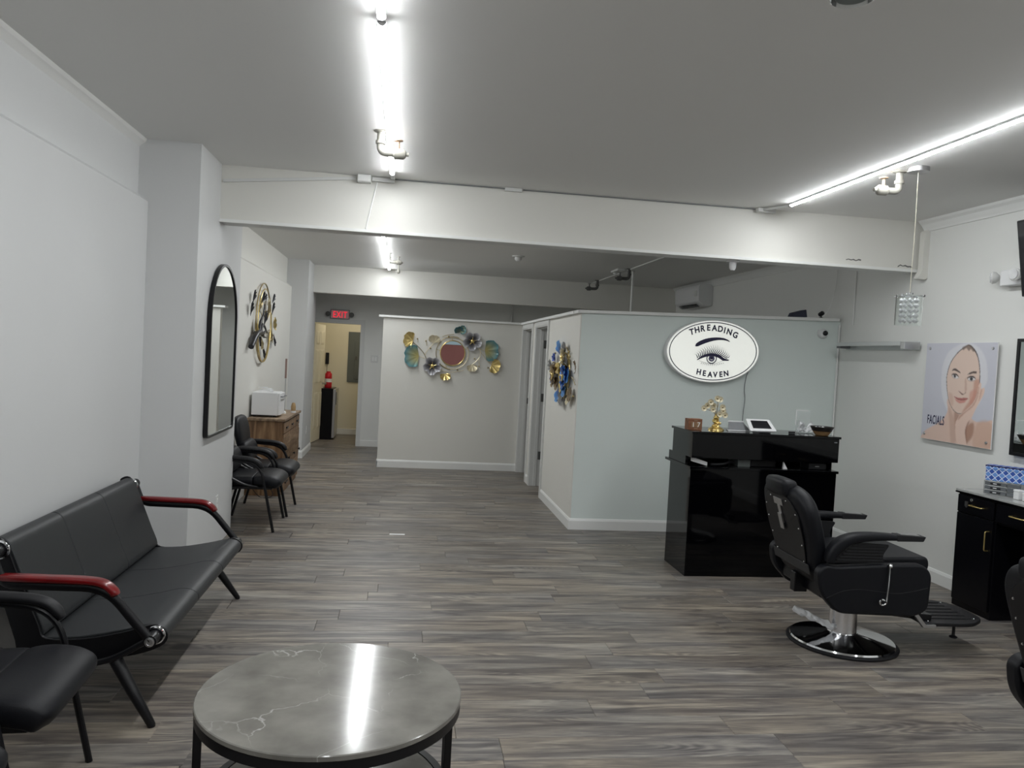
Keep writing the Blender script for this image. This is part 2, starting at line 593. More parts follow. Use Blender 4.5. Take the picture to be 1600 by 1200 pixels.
# wall behind the photographer: invented shop front, red blind added for mirror reflection
struct(MB().box(-1.96, XR + 0.15, -3.35, -3.2, 0, ZC + 0.02), 'wall_back', M_GREY, smooth=False)
M_NIGHT = mat('night_window_glass', (0.006, 0.007, 0.010, 1), 0.03)
for i, (a_, b_2) in enumerate(((-1.5, 0.30), (0.36, 2.16), (2.22, 4.02))):
    w_ = struct(MB().box(a_, b_2, -3.2, -3.17, 0.45, 2.45), 'window_%d' % (i + 1), M_NIGHT, smooth=False)
    fm = MB()
    fm.box(a_ - 0.03, a_ + 0.02, -3.199, -3.15, 0.42, 2.48)
    fm.box(b_2 - 0.02, b_2 + 0.03, -3.199, -3.15, 0.42, 2.48)
    fm.box(a_ + 0.021, b_2 - 0.021, -3.199, -3.15, 0.42, 0.47)
    fm.box(a_ + 0.021, b_2 - 0.021, -3.199, -3.15, 2.43, 2.48)
    fm.build('window_frame', M_TRIM, w_, smooth=False)
    if i == 1:
        MB().box(0.95, 2.05, -3.165, -3.155, 0.75, 1.84).build('window_blind', M_DARK, w_, smooth=False)  # unseen blind, added to put red into the round mirror
        MB().box(0.95, 2.05, -3.165, -3.155, 1.845, 2.05).build('window_pane', mat('lit_pale_blue_pane', srgb(190, 215, 225), 0.4), w_, smooth=False)  # window light put into a plain pale blue, for the mirror

# door wall at the end of the hall
dw = MB()
dw.box(-1.96, -1.46, 12.93, 13.07, 0, ZH)
dw.box(-0.705, XR, 12.93, 13.07, 0, ZH)
dw.box(-1.46, -0.705, 12.93, 13.07, 1.985, ZH)
struct(dw, 'wall_end', M_GREY, smooth=False)
cs = MB()
cs.box(-0.705, -0.648, 12.912, 12.93, 0, 2.045)
cs.box(-1.52, -0.705, 12.912, 12.93, 1.985, 2.045)
cs.box(-0.718, -0.705, 12.912, 13.085, 0, 1.985)
cs.box(-1.46, -0.718, 12.912, 13.085, 1.972, 1.985)
struct(cs, 'trim_3', M_CASE, smooth=False)
struct(MB().box(-0.648, 4.2, 12.915, 12.93, 0, 0.10), 'baseboard_end', M_TRIM, bevel=0.003)

# back room
br = MB()
br.box(-1.96, 0.6, 14.65, 14.75, 0, 2.6)
br.box(-1.96, -1.86, 13.07, 14.65, 0, 2.6)
br.box(0.5, 0.6, 13.07, 14.65, 0, 2.6)
br.box(-1.86, -1.46, 13.07, 13.08, 0, 2.6)
br.box(-0.69, 0.5, 13.07, 13.08, 0, 2.6)
struct(br, 'wall_back_room', M_CREAM, smooth=False)
struct(MB().box(-1.96, 0.6, 13.07, 14.75, 2.6, 2.7), 'ceiling_back_room', M_CEIL, smooth=False)
struct(MB().box(-1.86, 0.5, 14.635, 14.65, 0, 0.10), 'baseboard_back_room', M_TRIM, bevel=0.003)

# partition: front wall (grey green), return wall with two doorways, back wall
PX, PY, PB = 1.615, 7.18, 10.74
def ptop(x):
    return 2.03 + (x - PX) * 0.0275
struct(MB().prism([(PX + 0.005, 0), (XR, 0), (XR, ptop(XR)), (PX + 0.005, 2.03)], PY, PY + 0.12, 'xz'), 'wall_partition_front', M_GREEN, smooth=False)
sw = MB()
D1a, D1b, D2a, D2b, DH = 8.80, 9.59, 9.90, 10.68, 1.975
sw.box(PX - 0.005, PX + 0.12, PY + 0.002, D1a, 0, 2.03)
sw.box(PX - 0.005, PX + 0.12, D1b, D2a, 0, 2.03)
sw.box(PX - 0.005, PX + 0.12, D2b, PB, 0, 2.03)
sw.box(PX - 0.005, PX + 0.12, D1a, D1b, DH, 2.03)
sw.box(PX - 0.005, PX + 0.12, D2a, D2b, DH, 2.03)
struct(sw, 'wall_partition_side', M_WALLW, smooth=False)
struct(MB().box(-0.30, XR, PB, PB + 0.12, 0, 2.03), 'wall_partition_back', M_WALLW, smooth=False)
# cap boards
struct(MB().prism([(PX - 0.04, 2.03), (XR - 0.03, ptop(XR - 0.03)), (XR - 0.03, ptop(XR) + 0.028), (PX - 0.04, 2.058)], PY - 0.035, PY + 0.15, 'xz'), 'trim_4', M_TRIM, smooth=False)
struct(MB().box(PX - 0.045, PX + 0.15, PY + 0.15, PB - 0.035, 2.031, 2.058), 'trim_5', M_TRIM, smooth=False)
struct(MB().box(-0.36, XR, PB - 0.035, PB + 0.15, 2.031, 2.058), 'trim_6', M_TRIM, smooth=False)
# casings of the two doorways
def casing(y0, y1, name):
    c = MB()
    x0 = PX - 0.022
    c.box(x0, PX - 0.005, y0 - 0.06, y0, 0, DH + 0.055)
    c.box(x0, PX - 0.005, y1, y1 + 0.06, 0, DH + 0.055)
    c.box(x0, PX - 0.005, y0, y1, DH, DH + 0.055)
    c.box(PX - 0.015, PX + 0.13, y1 - 0.014, y1, 0, DH)
    c.box(PX - 0.015, PX + 0.13, y0, y0 + 0.014, 0, DH)
    c.box(PX - 0.015, PX + 0.13, y0 + 0.014, y1 - 0.014, DH - 0.014, DH)
    c.box(PX + 0.04, PX + 0.075, y1 - 0.026, y1 - 0.014, 0, DH - 0.014)
    c.box(PX + 0.04, PX + 0.075, y0 + 0.014, y1 - 0.026, DH - 0.026, DH - 0.014)
    return struct(c, name, M_CASE, smooth=False)
c1 = casing(D1a, D1b, 'trim_7')
c2 = casing(D2a, D2b, 'trim_8')
for z in (1.76, 1.10, 0.38):
    h = MB().box(PX + 0.085, PX + 0.128, D1b - 0.018, D1b - 0.0145, z - 0.05, z + 0.05)
    h.lathe([(0.008, z - 0.05), (0.008, z + 0.05)], 10, M=TR(PX + 0.133, D1b - 0.020, 0))
    h.build('hinge', M_DARKPIPE, c1)
MB().box(PX + 0.085, PX + 0.115, D2b - 0.017, D2b - 0.0145, 0.95, 1.03).build('strike_plate', M_DARKPIPE, c2)
# door leaves, swung into the rooms
def leaf_mesh(name, M, mtl, w=0.74, h=1.955):
    mb = MB().box(0, w, 0, 0.035, 0.008, h)
    o = mb.build(name, mtl, bevel=0.002)
    o.matrix_world = M
    o['kind'] = 'structure'
    for (u0, u1, v0, v1) in ((0.10, 0.33, 1.62, 1.84), (0.41, 0.64, 1.62, 1.84), (0.10, 0.33, 0.98, 1.53), (0.41, 0.64, 0.98, 1.53), (0.10, 0.33, 0.22, 0.82), (0.41, 0.64, 0.22, 0.82)):
        for ys in (-1, 1):
            y = 0 if ys < 0 else 0.035
            p = MB()
            a = [(u0, v0), (u1, v0), (u1, v1), (u0, v1)]
            i1 = [(u0 + .012, v0 + .012), (u1 - .012, v0 + .012), (u1 - .012, v1 - .012), (u0 + .012, v1 - .012)]
            i2 = [(u0 + .035, v0 + .035), (u1 - .035, v0 + .035), (u1 - .035, v1 - .035), (u0 + .035, v1 - .035)]
            rs = [[(q[0], y, q[1]) for q in a], [(q[0], y + ys * 0.007, q[1]) for q in i1], [(q[0], y + ys * 0.003, q[1]) for q in i1], [(q[0], y + ys * 0.007, q[1]) for q in i2]]
            p.rings(rs, cap=True)
            p.build('door_panel', mtl, o, smooth=False)
    return o
d = leaf_mesh('door_1', TR(-1.447, 13.09, 0, rz=math.radians(83)), M_CREAM)
k = MB()
for s_ in (-1, 1):
    k.lathe([(0.024, 0), (0.024, 0.006), (0.010, 0.01), (0.010, 0.03), (0.026, 0.045), (0.026, 0.058), (0.012, 0.065)], 16, M=TR(0.68, 0.035 if s_ > 0 else 0, 0.96, rx=-s_ * math.pi / 2))
k.build('door_knob', M_STEEL, d)
leaf_mesh('door_2', TR(PX + 0.15, D1b + 0.02, 0, rz=math.radians(38)), M_CASE, w=0.74)
leaf_mesh('door_3', TR(PX + 0.15, D2a - 0.02, 0, rz=math.radians(-38)), M_CASE, w=0.74)

# baseboards
def bb(name, poly_pts, out, h=0.105, t=0.014):
    """baseboard along a segment a->b, 'out' = direction into the room"""
    a, b = Vector(poly_pts[0]), Vector(poly_pts[1])
    o = Vector(out)
    prof = [(0, 0), (t, 0), (t, h - 0.022), (t * 0.45, h - 0.004), (0, h)]
    rs = [[tuple(Vector((p.x, p.y, 0)) + Vector((o.x, o.y, 0)) * q[0] + Vector((0, 0, q[1]))) for q in prof] for p in (a, b)]
    return struct(MB().rings(rs), name, M_TRIM, smooth=False)
bb('baseboard_front', [(PX - 0.014, PY), (XR, PY)], (0, -1))
bb('baseboard_side', [(PX - 0.005, PY - 0.01), (PX - 0.005, D1a - 0.06)], (-1, 0))
bb('baseboard_side_2', [(PX - 0.005, D1b + 0.06), (PX - 0.005, D2a - 0.06)], (-1, 0))
bb('baseboard_partition', [(-0.31, PB), (PX - 0.005, PB)], (0, -1))
bb('baseboard_partition_end', [(-0.30, PB - 0.014), (-0.30, PB + 0.12)], (-1, 0))
bb('baseboard_right', [(XR, -3.2), (XR, PY)], (-1, 0))
bb('baseboard_left_hall', [(-1.60, 6.81), (-1.60, 11.33)], (1, 0))
bb('baseboard_column_hall', [(-1.375, 11.32), (-1.375, 12.35)], (1, 0))
bb('baseboard_column_hall_front', [(-1.60, 11.33), (-1.36, 11.33)], (0, -1))
# crown moulding on the right wall
def crown(name, y0, y1, z):
    p = [(XR, z - 0.085), (XR - 0.014, z - 0.085), (XR - 0.020, z - 0.070), (XR - 0.045, z - 0.035), (XR - 0.066, z - 0.018), (XR - 0.075, z), (XR, z)]
    return struct(MB().prism(p, y0, y1, 'xz'), name, M_TRIM, smooth=False)
crown('trim_9', -3.2, 5.99, ZC)
crown('trim_10', 6.2, 11.95, ZH)
# small cove at the top of the left wall
struct(MB().prism([(XU, ZC), (XU + 0.045, ZC), (XU + 0.036, ZC - 0.02), (XU, ZC - 0.05)], -3.2, 5.44, 'xz'), 'trim_11', M_CEIL, smooth=False)
# wall boxing where the beam meets the right wall
struct(MB().prism(fillet([(XR, 2.40), (XR, 2.80), (XR - 0.05, 2.80), (XR - 0.05, 2.47), (XR - 0.09, 2.40)], 0.03), 5.93, 5.99, 'xz'), 'trim_12', M_WALLW)

# ================================================================ LIGHTS OF THE ROOM
def tube_light(label, x, y0, y1, z, joint=True):
    t = thing('tube_light', label, 'light', (x, (y0 + y1) / 2, z), group='linear tube lights on the ceiling')
    L = (y1 - y0) / 2
    MB().box(-0.0095, 0.0095, -L, L, -0.0145, 0).box(-0.0160, 0.0160, -L, L, -0.0165, -0.0146).build('housing', M_WHITEPL, t)
    n = 9
    rs = []
    for yv in (-L + 0.012, L - 0.012):
        rs.append([(0.0185 * math.cos(a), yv, -0.0090 + 0.0165 * math.sin(a)) for a in [-math.radians(28) - i * math.radians(124) / (n - 1) for i in range(n)]])
    MB().rings([r[::-1] for r in rs], closed_u=False, cap=False).build('lens', M_LED, t)
    for s_ in (-1, 1):
        e = MB()
        ys = sorted((s_ * (L - 0.012), s_ * L))
        rs = [[(0.0172 * math.cos(a), yv, -0.0125 + 0.0145 * math.sin(a)) for a in [-i * math.pi / (n - 1) for i in range(n)]] for yv in ys]
        e.rings([r[::-1] for r in rs])
        e.build('end_cap', M_WHITEPL, t)
    return t
tube_light('tube light above the coffee table ending beside the valve', -0.148, 3.14, 5.80, ZC)
tube_light('tube light at the top edge of the photo, next to the long one', -0.148, 0.60, 3.11, ZC)
tube_light('tube light over the entrance on the seating side, behind the viewer', -0.148, -1.94, 0.57, ZC)
tube_light('tube light above the barber chairs ending near the beam', 2.880, 3.25, 5.73, ZC)
tube_light('tube light in front of the wall vanity, running out of frame', 2.880, 0.72, 3.22, ZC)
tube_light('tube light over the entrance on the barber side, behind the viewer', 2.880, -1.82, 0.69, ZC)
tube_light('far tube light in the hall beside the small valve', -0.28, 9.34, 11.79, ZH)
tube_light('tube light hidden just behind the white beam in the hall', -0.28, 6.86, 9.31, ZH)
bl = thing('ceiling_lamp', 'flush warm ceiling lamp in the small back room', 'light', (-0.75, 13.8, 2.6))
MB().lathe([(0.16, 0), (0.16, -0.03)], 24).build('base', M_WHITEPL, bl)
MB().lathe([(0.15, -0.03), (0.14, -0.06), (0.09, -0.085), (0.0, -0.09)], 24, cap=False).build('lamp_shade', mat('warm_lamp', (1, 1, 1, 1), 0.4, emit=(1.0, 0.91, 0.74, 1), estr=24.0), bl)

# ================================================================ FURNITURE
# ---------------------------------------------------------------- waiting bench (three seats)
def make_bench():
    t = thing('waiting_bench', 'three-seat black leather bench with red wooden armrests against the left wall', 'bench', (-1.30, 4.17, 0))
    Y0, Y1 = -0.75, 0.76
    w = (Y1 - Y0) / 3
    seat = smoothpts([(-0.16, 0.335), (0.02, 0.345), (0.18, 0.372), (0.28, 0.395), (0.335, 0.392), (0.368, 0.368), (0.366, 0.335), (0.335, 0.312),
                      (0.24, 0.318), (0.05, 0.29), (-0.12, 0.275), (-0.175, 0.30)], 4, True)
    back = smoothpts([(-0.115, 0.365), (-0.155, 0.47), (-0.205, 0.60), (-0.238, 0.685), (-0.262, 0.735), (-0.30, 0.752), (-0.332, 0.728), (-0.325, 0.69),
                      (-0.268, 0.57), (-0.215, 0.43), (-0.185, 0.35), (-0.145, 0.335)], 4, True)
    for i in range(3):
        a, b = Y0 + i * w + 0.0015, Y0 + (i + 1) * w - 0.0015
        MB().prism(seat, a, b, 'xz').build('seat_cushion', M_CHARLEATHER, t, bevel=0.007, seg=3)
    for i in range(3):
        a, b = Y0 + i * w + 0.0015, Y0 + (i + 1) * w - 0.0015
        MB().prism(back, a, b, 'xz').build('back_cushion', M_CHARLEATHER, t, bevel=0.007, seg=3)
    for s_, ye in ((-1, Y0), (1, Y1)):
        y0, y1 = sorted((ye + s_ * 0.001, ye + s_ * 0.014))
        plate = smoothpts([(0.335, 0.398), (0.376, 0.357), (0.345, 0.305), (0.20, 0.262), (-0.05, 0.245), (-0.20, 0.26), (-0.22, 0.33), (-0.275, 0.50),
                           (-0.342, 0.70), (-0.330, 0.752), (-0.275, 0.742), (-0.215, 0.60), (-0.135, 0.40), (-0.10, 0.340), (0.05, 0.340), (0.20, 0.368), (0.28, 0.392)], 4, True)
        MB().prism(plate, y0, y1, 'xz').build('end_plate', M_BLACKMETAL, t, bevel=0.003)
        ya = ye + s_ * 0.085
        for (px, pz) in ((0.328, 0.357), (-0.285, 0.705)):
            b = MB().tube([(px, ye + s_ * 0.012, pz), (px, ya + s_ * 0.012, pz)], 0.026, 18)
            o = b.build('bolt_sleeve', M_BLACKMETAL, t, angle=50)
            rg = MB().tube([(px + 0.033 * math.cos(q), ye + s_ * 0.018, pz + 0.033 * math.sin(q)) for q in [2 * math.pi * i / 24 for i in range(24)]], 0.007, 8, loop=True, up=(0, 1, 0))
            g = rg.build('chrome_ring', M_CHROME, t)
            g['label'] = 'shiny chrome ring'
            MB().lathe([(0.020, 0), (0.020, 0.004), (0.013, 0.006), (0.012, 0.003)], 16, M=TR(px, ya + s_ * 0.012, pz, rx=-s_ * math.pi / 2)).build('bolt_head', M_STEEL, o)
        path = fillet([(0.328, ya, 0.357), (0.15, ya, 0.576), (-0.24, ya, 0.585), (-0.285, ya, 0.705)], [0, 0.09, 0.05, 0], 6, False)
        MB().tube(path, 0.0155, 10, flat=1.25, up=(0, 1, 0)).build('arm_tube', M_BLACKMETAL, t)
        pad_c = smoothpts([(-0.255, 0.614), (-0.05, 0.609), (0.085, 0.604), (0.142, 0.592), (0.176, 0.566), (0.190, 0.545)], 5)
        rs = []
        for i, (x, z) in enumerate(pad_c):
            q = i / (len(pad_c) - 1)
            j = min(i + 1, len(pad_c) - 1)
            kx, kz = pad_c[j][0] - pad_c[max(j - 2, 0)][0], pad_c[j][1] - pad_c[max(j - 2, 0)][1]
            l = math.hypot(kx, kz)
            nx, nz = -kz / l, kx / l
            hw = 0.027 * min(1, 0.55 + q * 8) * (1 if q < 0.9 else 1 - (q - 0.9) * 4)
            hh = 0.0145
            ring = []
            for a in range(14):
                an = 2 * math.pi * a / 14
                cx, sx = math.cos(an), math.sin(an)
                ex = math.copysign(abs(cx) ** 0.6, cx) * hw
                ez = math.copysign(abs(sx) ** 0.6, sx) * hh
                ring.append((x + nx * ez, ya + ex, z + nz * ez))
            rs.append(ring)
        MB().rings(rs).build('armrest', M_REDWOOD, t, angle=60)['label'] = 'cherry red lacquered wooden armrest'
        # under-seat brace and legs
        MB().tube(smoothpts([(0.30, ya - s_ * 0.02, 0.345), (0.16, ya - s_ * 0.02, 0.27), (0.0, ya - s_ * 0.02, 0.25), (-0.20, ya - s_ * 0.02, 0.27)], 5), 0.013, 8).build('side_brace', M_BLACKMETAL, t)
        for (tx, fx) in ((0.17, 0.345), (-0.17, -0.30)):
            MB().tube([(tx, ye + s_ * 0.03, 0.275), (tx + (fx - tx) * 0.5, ye + s_ * 0.06, 0.14), (fx, ye + s_ * 0.085, 0.006), (fx + 0.001, ye + s_ * 0.0855, 0.0)], [0.026, 0.022, 0.015, 0.013], 12, flat=1.2).build('leg', M_BLACKMETAL, t, angle=60)
    MB().box(-0.16, 0.22, -0.66, 0.67, 0.255, 0.277).build('seat_frame', M_BLACKMETAL, t, bevel=0.004)
    return t
make_bench()

# ---------------------------------------------------------------- guest chairs with loop arms
def superring(cx, cy, cz, hw, hh, n=20, p=0.5, axis='x', tilt=0.0):
    """ring in the plane normal to 'axis'"""
    out = []
    for i in range(n):
        a = 2 * math.pi * i / n
        c, s = math.cos(a), math.sin(a)
        u = math.copysign(abs(c) ** p, c) * hw
        v = math.copysign(abs(s) ** p, s) * hh
        if axis == 'x':
            out.append((cx, cy + u, cz + v))
        elif axis == 'z':
            out.append((cx + v, cy + u, cz))
        else:
            out.append((cx + u, cy, cz + v))
    return out

def cushion_loft(path, n=24, p=0.5):
    """path rows: (x, z, half_width_y, half_thickness); rings normal to the path in the XZ plane"""
    rs = []
    k = len(path)
    for i, (x, z, hw, ht) in enumerate(path):
        a, b = path[max(i - 1, 0)], path[min(i + 1, k - 1)]
        dx, dz = b[0] - a[0], b[1] - a[1]
        l = math.hypot(dx, dz) or 1
        nx, nz = -dz / l, dx / l
        ring = []
        for j in range(n):
            an = 2 * math.pi * j / n
            c, s = math.cos(an), math.sin(an)
            u = math.copysign(abs(c) ** p, c) * hw
            v = math.copysign(abs(s) ** p, s) * ht
            ring.append((x + nx * v, u, z + nz * v))
        rs.append(ring)
    return rs

def spath(rows, n=5):
    """smooth a list of 4-tuples"""
    P = np.array(rows, float)
    out = []
    k = len(P)
    for i in range(k - 1):
        p0, p1, p2, p3 = P[max(i - 1, 0)], P[i], P[i + 1], P[min(i + 2, k - 1)]
        for j in range(n):
            t = j / n
            out.append(tuple(0.5 * ((2 * p1) + (-p0 + p2) * t + (2 * p0 - 5 * p1 + 4 * p2 - p3) * t * t + (-p0 + 3 * p1 - 3 * p2 + p3) * t ** 3)))
    out.append(tuple(P[-1]))
    return out

def make_guest_chair(label, loc, rz=0.0):
    t = thing('guest_chair', label, 'chair', loc, rz, group='black padded guest chairs along the left wall')
    # local: +X forward, origin under the seat centre; width in Y
    front = spath([(0.035, 0.425, 0.20, 0.01), (0.045, 0.425, 0.238, 0.042), (0.09, 0.427, 0.248, 0.052), (0.15, 0.424, 0.250, 0.056), (0.205, 0.413, 0.248, 0.055), (0.245, 0.392, 0.240, 0.047), (0.262, 0.378, 0.19, 0.022)], 4)
    MB().rings(cushion_loft(front, 26, 0.42)).build('seat_bolster', M_BLACKLEATHER, t, angle=70)
    rear = spath([(-0.245, 0.425, 0.20, 0.01), (-0.238, 0.425, 0.238, 0.038), (-0.10, 0.420, 0.248, 0.045), (0.02, 0.424, 0.248, 0.045), (0.040, 0.424, 0.236, 0.038), (0.046, 0.424, 0.20, 0.01)], 4)
    MB().rings(cushion_loft(rear, 26, 0.42)).build('seat', M_BLACKLEATHER, t, angle=70)
    lumb = spath([(-0.168, 0.475, 0.15, 0.01), (-0.17, 0.49, 0.215, 0.035), (-0.175, 0.545, 0.235, 0.052), (-0.192, 0.61, 0.228, 0.052), (-0.210, 0.655, 0.205, 0.034), (-0.214, 0.67, 0.15, 0.01)], 4)
    MB().rings(cushion_loft(lumb, 26, 0.5)).build('lumbar_cushion', M_BLACKLEATHER, t, angle=70)
    up = spath([(-0.228, 0.60, 0.16, 0.012), (-0.231, 0.62, 0.215, 0.028), (-0.243, 0.70, 0.235, 0.038), (-0.260, 0.78, 0.235, 0.042), (-0.275, 0.85, 0.215, 0.038), (-0.284, 0.885, 0.17, 0.026), (-0.287, 0.90, 0.10, 0.008)], 4)
    MB().rings(cushion_loft(up, 26, 0.55)).build('backrest', M_BLACKLEATHER, t, angle=70)
    MB().box(-0.21, 0.20, -0.20, 0.20, 0.345, 0.372).build('seat_base', M_BLACKPLASTIC, t, bevel=0.01)
    for s_ in (-1, 1):
        y = s_ * 0.288
        arm = fillet([(0.232, y, 0.0), (0.105, y, 0.585), (-0.24, y, 0.612), (-0.27, y, 0.60)], [0, 0.13, 0.03, 0], 8, False)
        MB().tube(arm, 0.0125, 10).build('leg', M_BLACKMETAL, t)
        pad = smoothpts([(0.125, y, 0.545), (0.085, y, 0.594), (0.02, y, 0.617), (-0.10, y, 0.627), (-0.24, y, 0.628)], 5)
        n_ = len(pad)
        MB().tube(pad, [0.012 + 0.008 * min(1, i / 3, (n_ - 1 - i) / 3 + 0.2) for i in range(n_)], 12, flat=1.3, up=(0, 0, 1)).build('arm_pad', M_BLACKPLASTIC, t, angle=70)
        MB().tube(fillet([(-0.255, y, 0.612), (-0.20, y, 0.49), (-0.02, y * 0.99, 0.395), (0.08, y * 0.86, 0.375)], [0, 0.1, 0.08, 0], 7, False), 0.0115, 10).build('arm_brace', M_BLACKMETAL, t)
        MB().tube(fillet([(-0.10, y * 0.80, 0.36), (-0.17, y * 0.97, 0.355), (-0.26, y, 0.0)], [0, 0.05, 0], 6, False), 0.0125, 10).build('leg', M_BLACKMETAL, t)
        MB().tube([(0.148, y, 0.385), (0.10, y * 0.8, 0.365)], 0.011, 8).build('arm_bracket', M_BLACKMETAL, t)
    MB().box(-0.262, -0.248, -0.06, 0.06, 0.36, 0.61).build('back_bracket', M_BLACKMETAL, t, bevel=0.003)
    return t
make_guest_chair('black guest chair beside the white column, nearer of the two in the hall', (-1.262, 7.09, 0))
make_guest_chair('black guest chair between its twin and the wooden cabinet', (-1.240, 7.72, 0))
make_guest_chair('black guest chair in the foreground overlapping the near end of the bench', (-1.312, 2.765, 0), math.radians(3))
make_guest_chair('black guest chair in the bottom left corner, only its seat edge showing', (-1.302, 2.08, 0))

# ---------------------------------------------------------------- coffee table
t = thing('coffee_table', 'round coffee table with grey marble top and black metal frame', 'table', (-0.186, 2.640, 0))
R_ = 0.432
MB().lathe([(R_ - 0.003, 0.431), (R_, 0.434), (R_, 0.447), (R_ - 0.003, 0.450)], 96).build('tabletop', M_MARBLE, t, angle=30)
MB().rings([[(r * math.cos(a), r * math.sin(a), z) for a in [2 * math.pi * i / 96 for i in range(96)]] for r, z in ((R_ - 0.002, 0.4305), (R_ - 0.002, 0.400), (R_ - 0.028, 0.400), (R_ - 0.028, 0.4305))], loop=True).build('top_ring', M_BLACKMETAL, t)
MB().lathe([(R_ - 0.060, 0.105), (R_ - 0.057, 0.108), (R_ - 0.057, 0.118), (R_ - 0.060, 0.120)], 72).build('lower_shelf', M_MARBLE, t, angle=30)
MB().rings([[(r * math.cos(a), r * math.sin(a), z) for a in [2 * math.pi * i / 96 for i in range(96)]] for r, z in ((R_ - 0.030, 0.122), (R_ - 0.030, 0.088), (R_ - 0.056, 0.088), (R_ - 0.056, 0.122))], loop=True).build('shelf_ring', M_BLACKMETAL, t)
for a in (15, 105, 195, 285):
    M = TR(0, 0, 0, rz=math.radians(a))
    MB().box(R_ - 0.029, R_ - 0.003, -0.0165, 0.0165, 0.0, 0.3995, M=M).build('leg', M_BLACKMETAL, t, bevel=0.002)

# ---------------------------------------------------------------- reception desk
t = thing('reception_desk', 'glossy black two-tier reception desk in front of the grey green wall', 'desk', (2.77, 5.66, 0))
o = MB().box(-0.575, 0.575, 0.0, 0.02, 0.0, 0.818).build('front_panel', M_GLOSSBLACK, t, bevel=0.0015)
MB().box(-0.590, -0.5755, 0.0, 0.46, 0.0, 0.818).build('side_panel', M_GLOSSBLACK, t, bevel=0.0015)
MB().box(0.5755, 0.590, 0.0, 0.46, 0.0, 0.818).build('side_panel', M_GLOSSBLACK, t, bevel=0.0015)
MB().box(-0.570, 0.570, 0.021, 0.44, 0.09, 0.815).build('body', M_MATTEBLACK, t)
MB().box(-0.600, 0.600, -0.015, 0.56, 0.8185, 0.838).build('worktop', M_GLOSSBLACK, t, bevel=0.002)
MB().box(-0.590, -0.572, 0.12, 0.50, 0.8385, 0.905).build('riser', M_GLOSSBLACK, t)
MB().box(0.545, 0.563, 0.03, 0.50, 0.8385, 0.905).build('riser', M_GLOSSBLACK, t)
MB().box(-0.560, 0.540, 0.47, 0.485, 0.8385, 0.905).build('back_panel', M_MATTEBLACK, t)
MB().box(-0.592, 0.590, -0.012, 0.006, 0.905, 1.088).build('upper_front_panel', M_GLOSSBLACK, t, bevel=0.0015)
MB().box(-0.592, -0.575, 0.0065, 0.42, 0.905, 1.088).build('upper_side_panel', M_GLOSSBLACK, t, bevel=0.0015)
MB().box(0.574, 0.590, 0.0065, 0.42, 0.905, 1.088).build('upper_side_panel', M_GLOSSBLACK, t, bevel=0.0015)
MB().box(-0.574, 0.573, 0.0065, 0.40, 0.905, 0.92).build('upper_floor', M_MATTEBLACK, t)
MB().box(-0.602, 0.600, -0.022, 0.44, 1.0885, 1.106).build('top', M_GLOSSBLACK, t, bevel=0.002)
hg = MB().box(0.548, 0.572, -0.015, -0.0122, 1.058, 1.066)
hg.build('hinge_plate', M_GREYPL, t)

DZ = 1.107
# wooden date block reading 17
t = thing('date_block', 'wooden date block showing 17 at the left end of the desk top', 'calendar', (2.225, 5.775, DZ), math.radians(4))
MB().box(-0.056, 0.056, -0.035, 0.035, 0, 0.086).build('block', M_WALNUT, t, bevel=0.002)
for cx_, ch in ((-0.018, '1'), (0.026, '7')):
    MB().box(cx_ - 0.020, cx_ + 0.020, -0.0375, -0.0352, 0.019, 0.063).build('number_tile', M_OAK, t, bevel=0.001)
    vs, fs = text_mesh(ch, 0.052, Matrix.Translation((cx_, -0.0378, 0.024)) @ FACE_CAM, 0.0004)
    MB().add(vs, fs).build('numeral', M_WHITE, t, smooth=False)
for z in (0.009, 0.072):
    mb = MB()
    vs, fs = text_mesh('-----', 0.016, Matrix.Translation((0.004, -0.0353, z - 0.002)) @ FACE_CAM, 0.0003)
    mb.add(vs, fs)
    mb.build('month_mark', M_PALEGOLD, t, smooth=False)

# golden money tree
t = thing('golden_tree_ornament', 'small golden tree ornament with round coin blossoms on the desk', 'ornament', (2.435, 5.84, DZ))
mb = MB()
rng = random.Random(5)
mb.lathe([(0.062, 0), (0.060, 0.008), (0.045, 0.018), (0.036, 0.024)], 18)
mb.build('base', M_GOLD, t)
mb = MB()
for i in range(34):
    a = rng.uniform(0, 6.28)
    r = rng.uniform(0.0, 0.028)
    z = rng.uniform(0.02, 0.115)
    s_ = rng.uniform(0.010, 0.018)
    mb.rings([[(r * math.cos(a) + s_ * q * math.cos(b), r * math.sin(a) + s_ * q * math.sin(b), z + s_ * w) for b in [2 * math.pi * j / 7 for j in range(7)]] for q, w in ((0.3, -0.9), (1, -0.2), (0.8, 0.5), (0.2, 0.95))])
mb.build('trunk', M_GOLD, t, angle=60)
bl_ = [(-0.108, 0.165, .0), (-0.052, 0.215, .01), (-0.012, 0.245, -.02), (0.028, 0.238, .02), (-0.042, 0.160, -.02), (-0.018, 0.185, .03), (0.030, 0.180, -.03), (0.008, 0.125, -.035), (0.066, 0.118, .0), (0.058, 0.150, .02), (-0.07, 0.185, .03)]
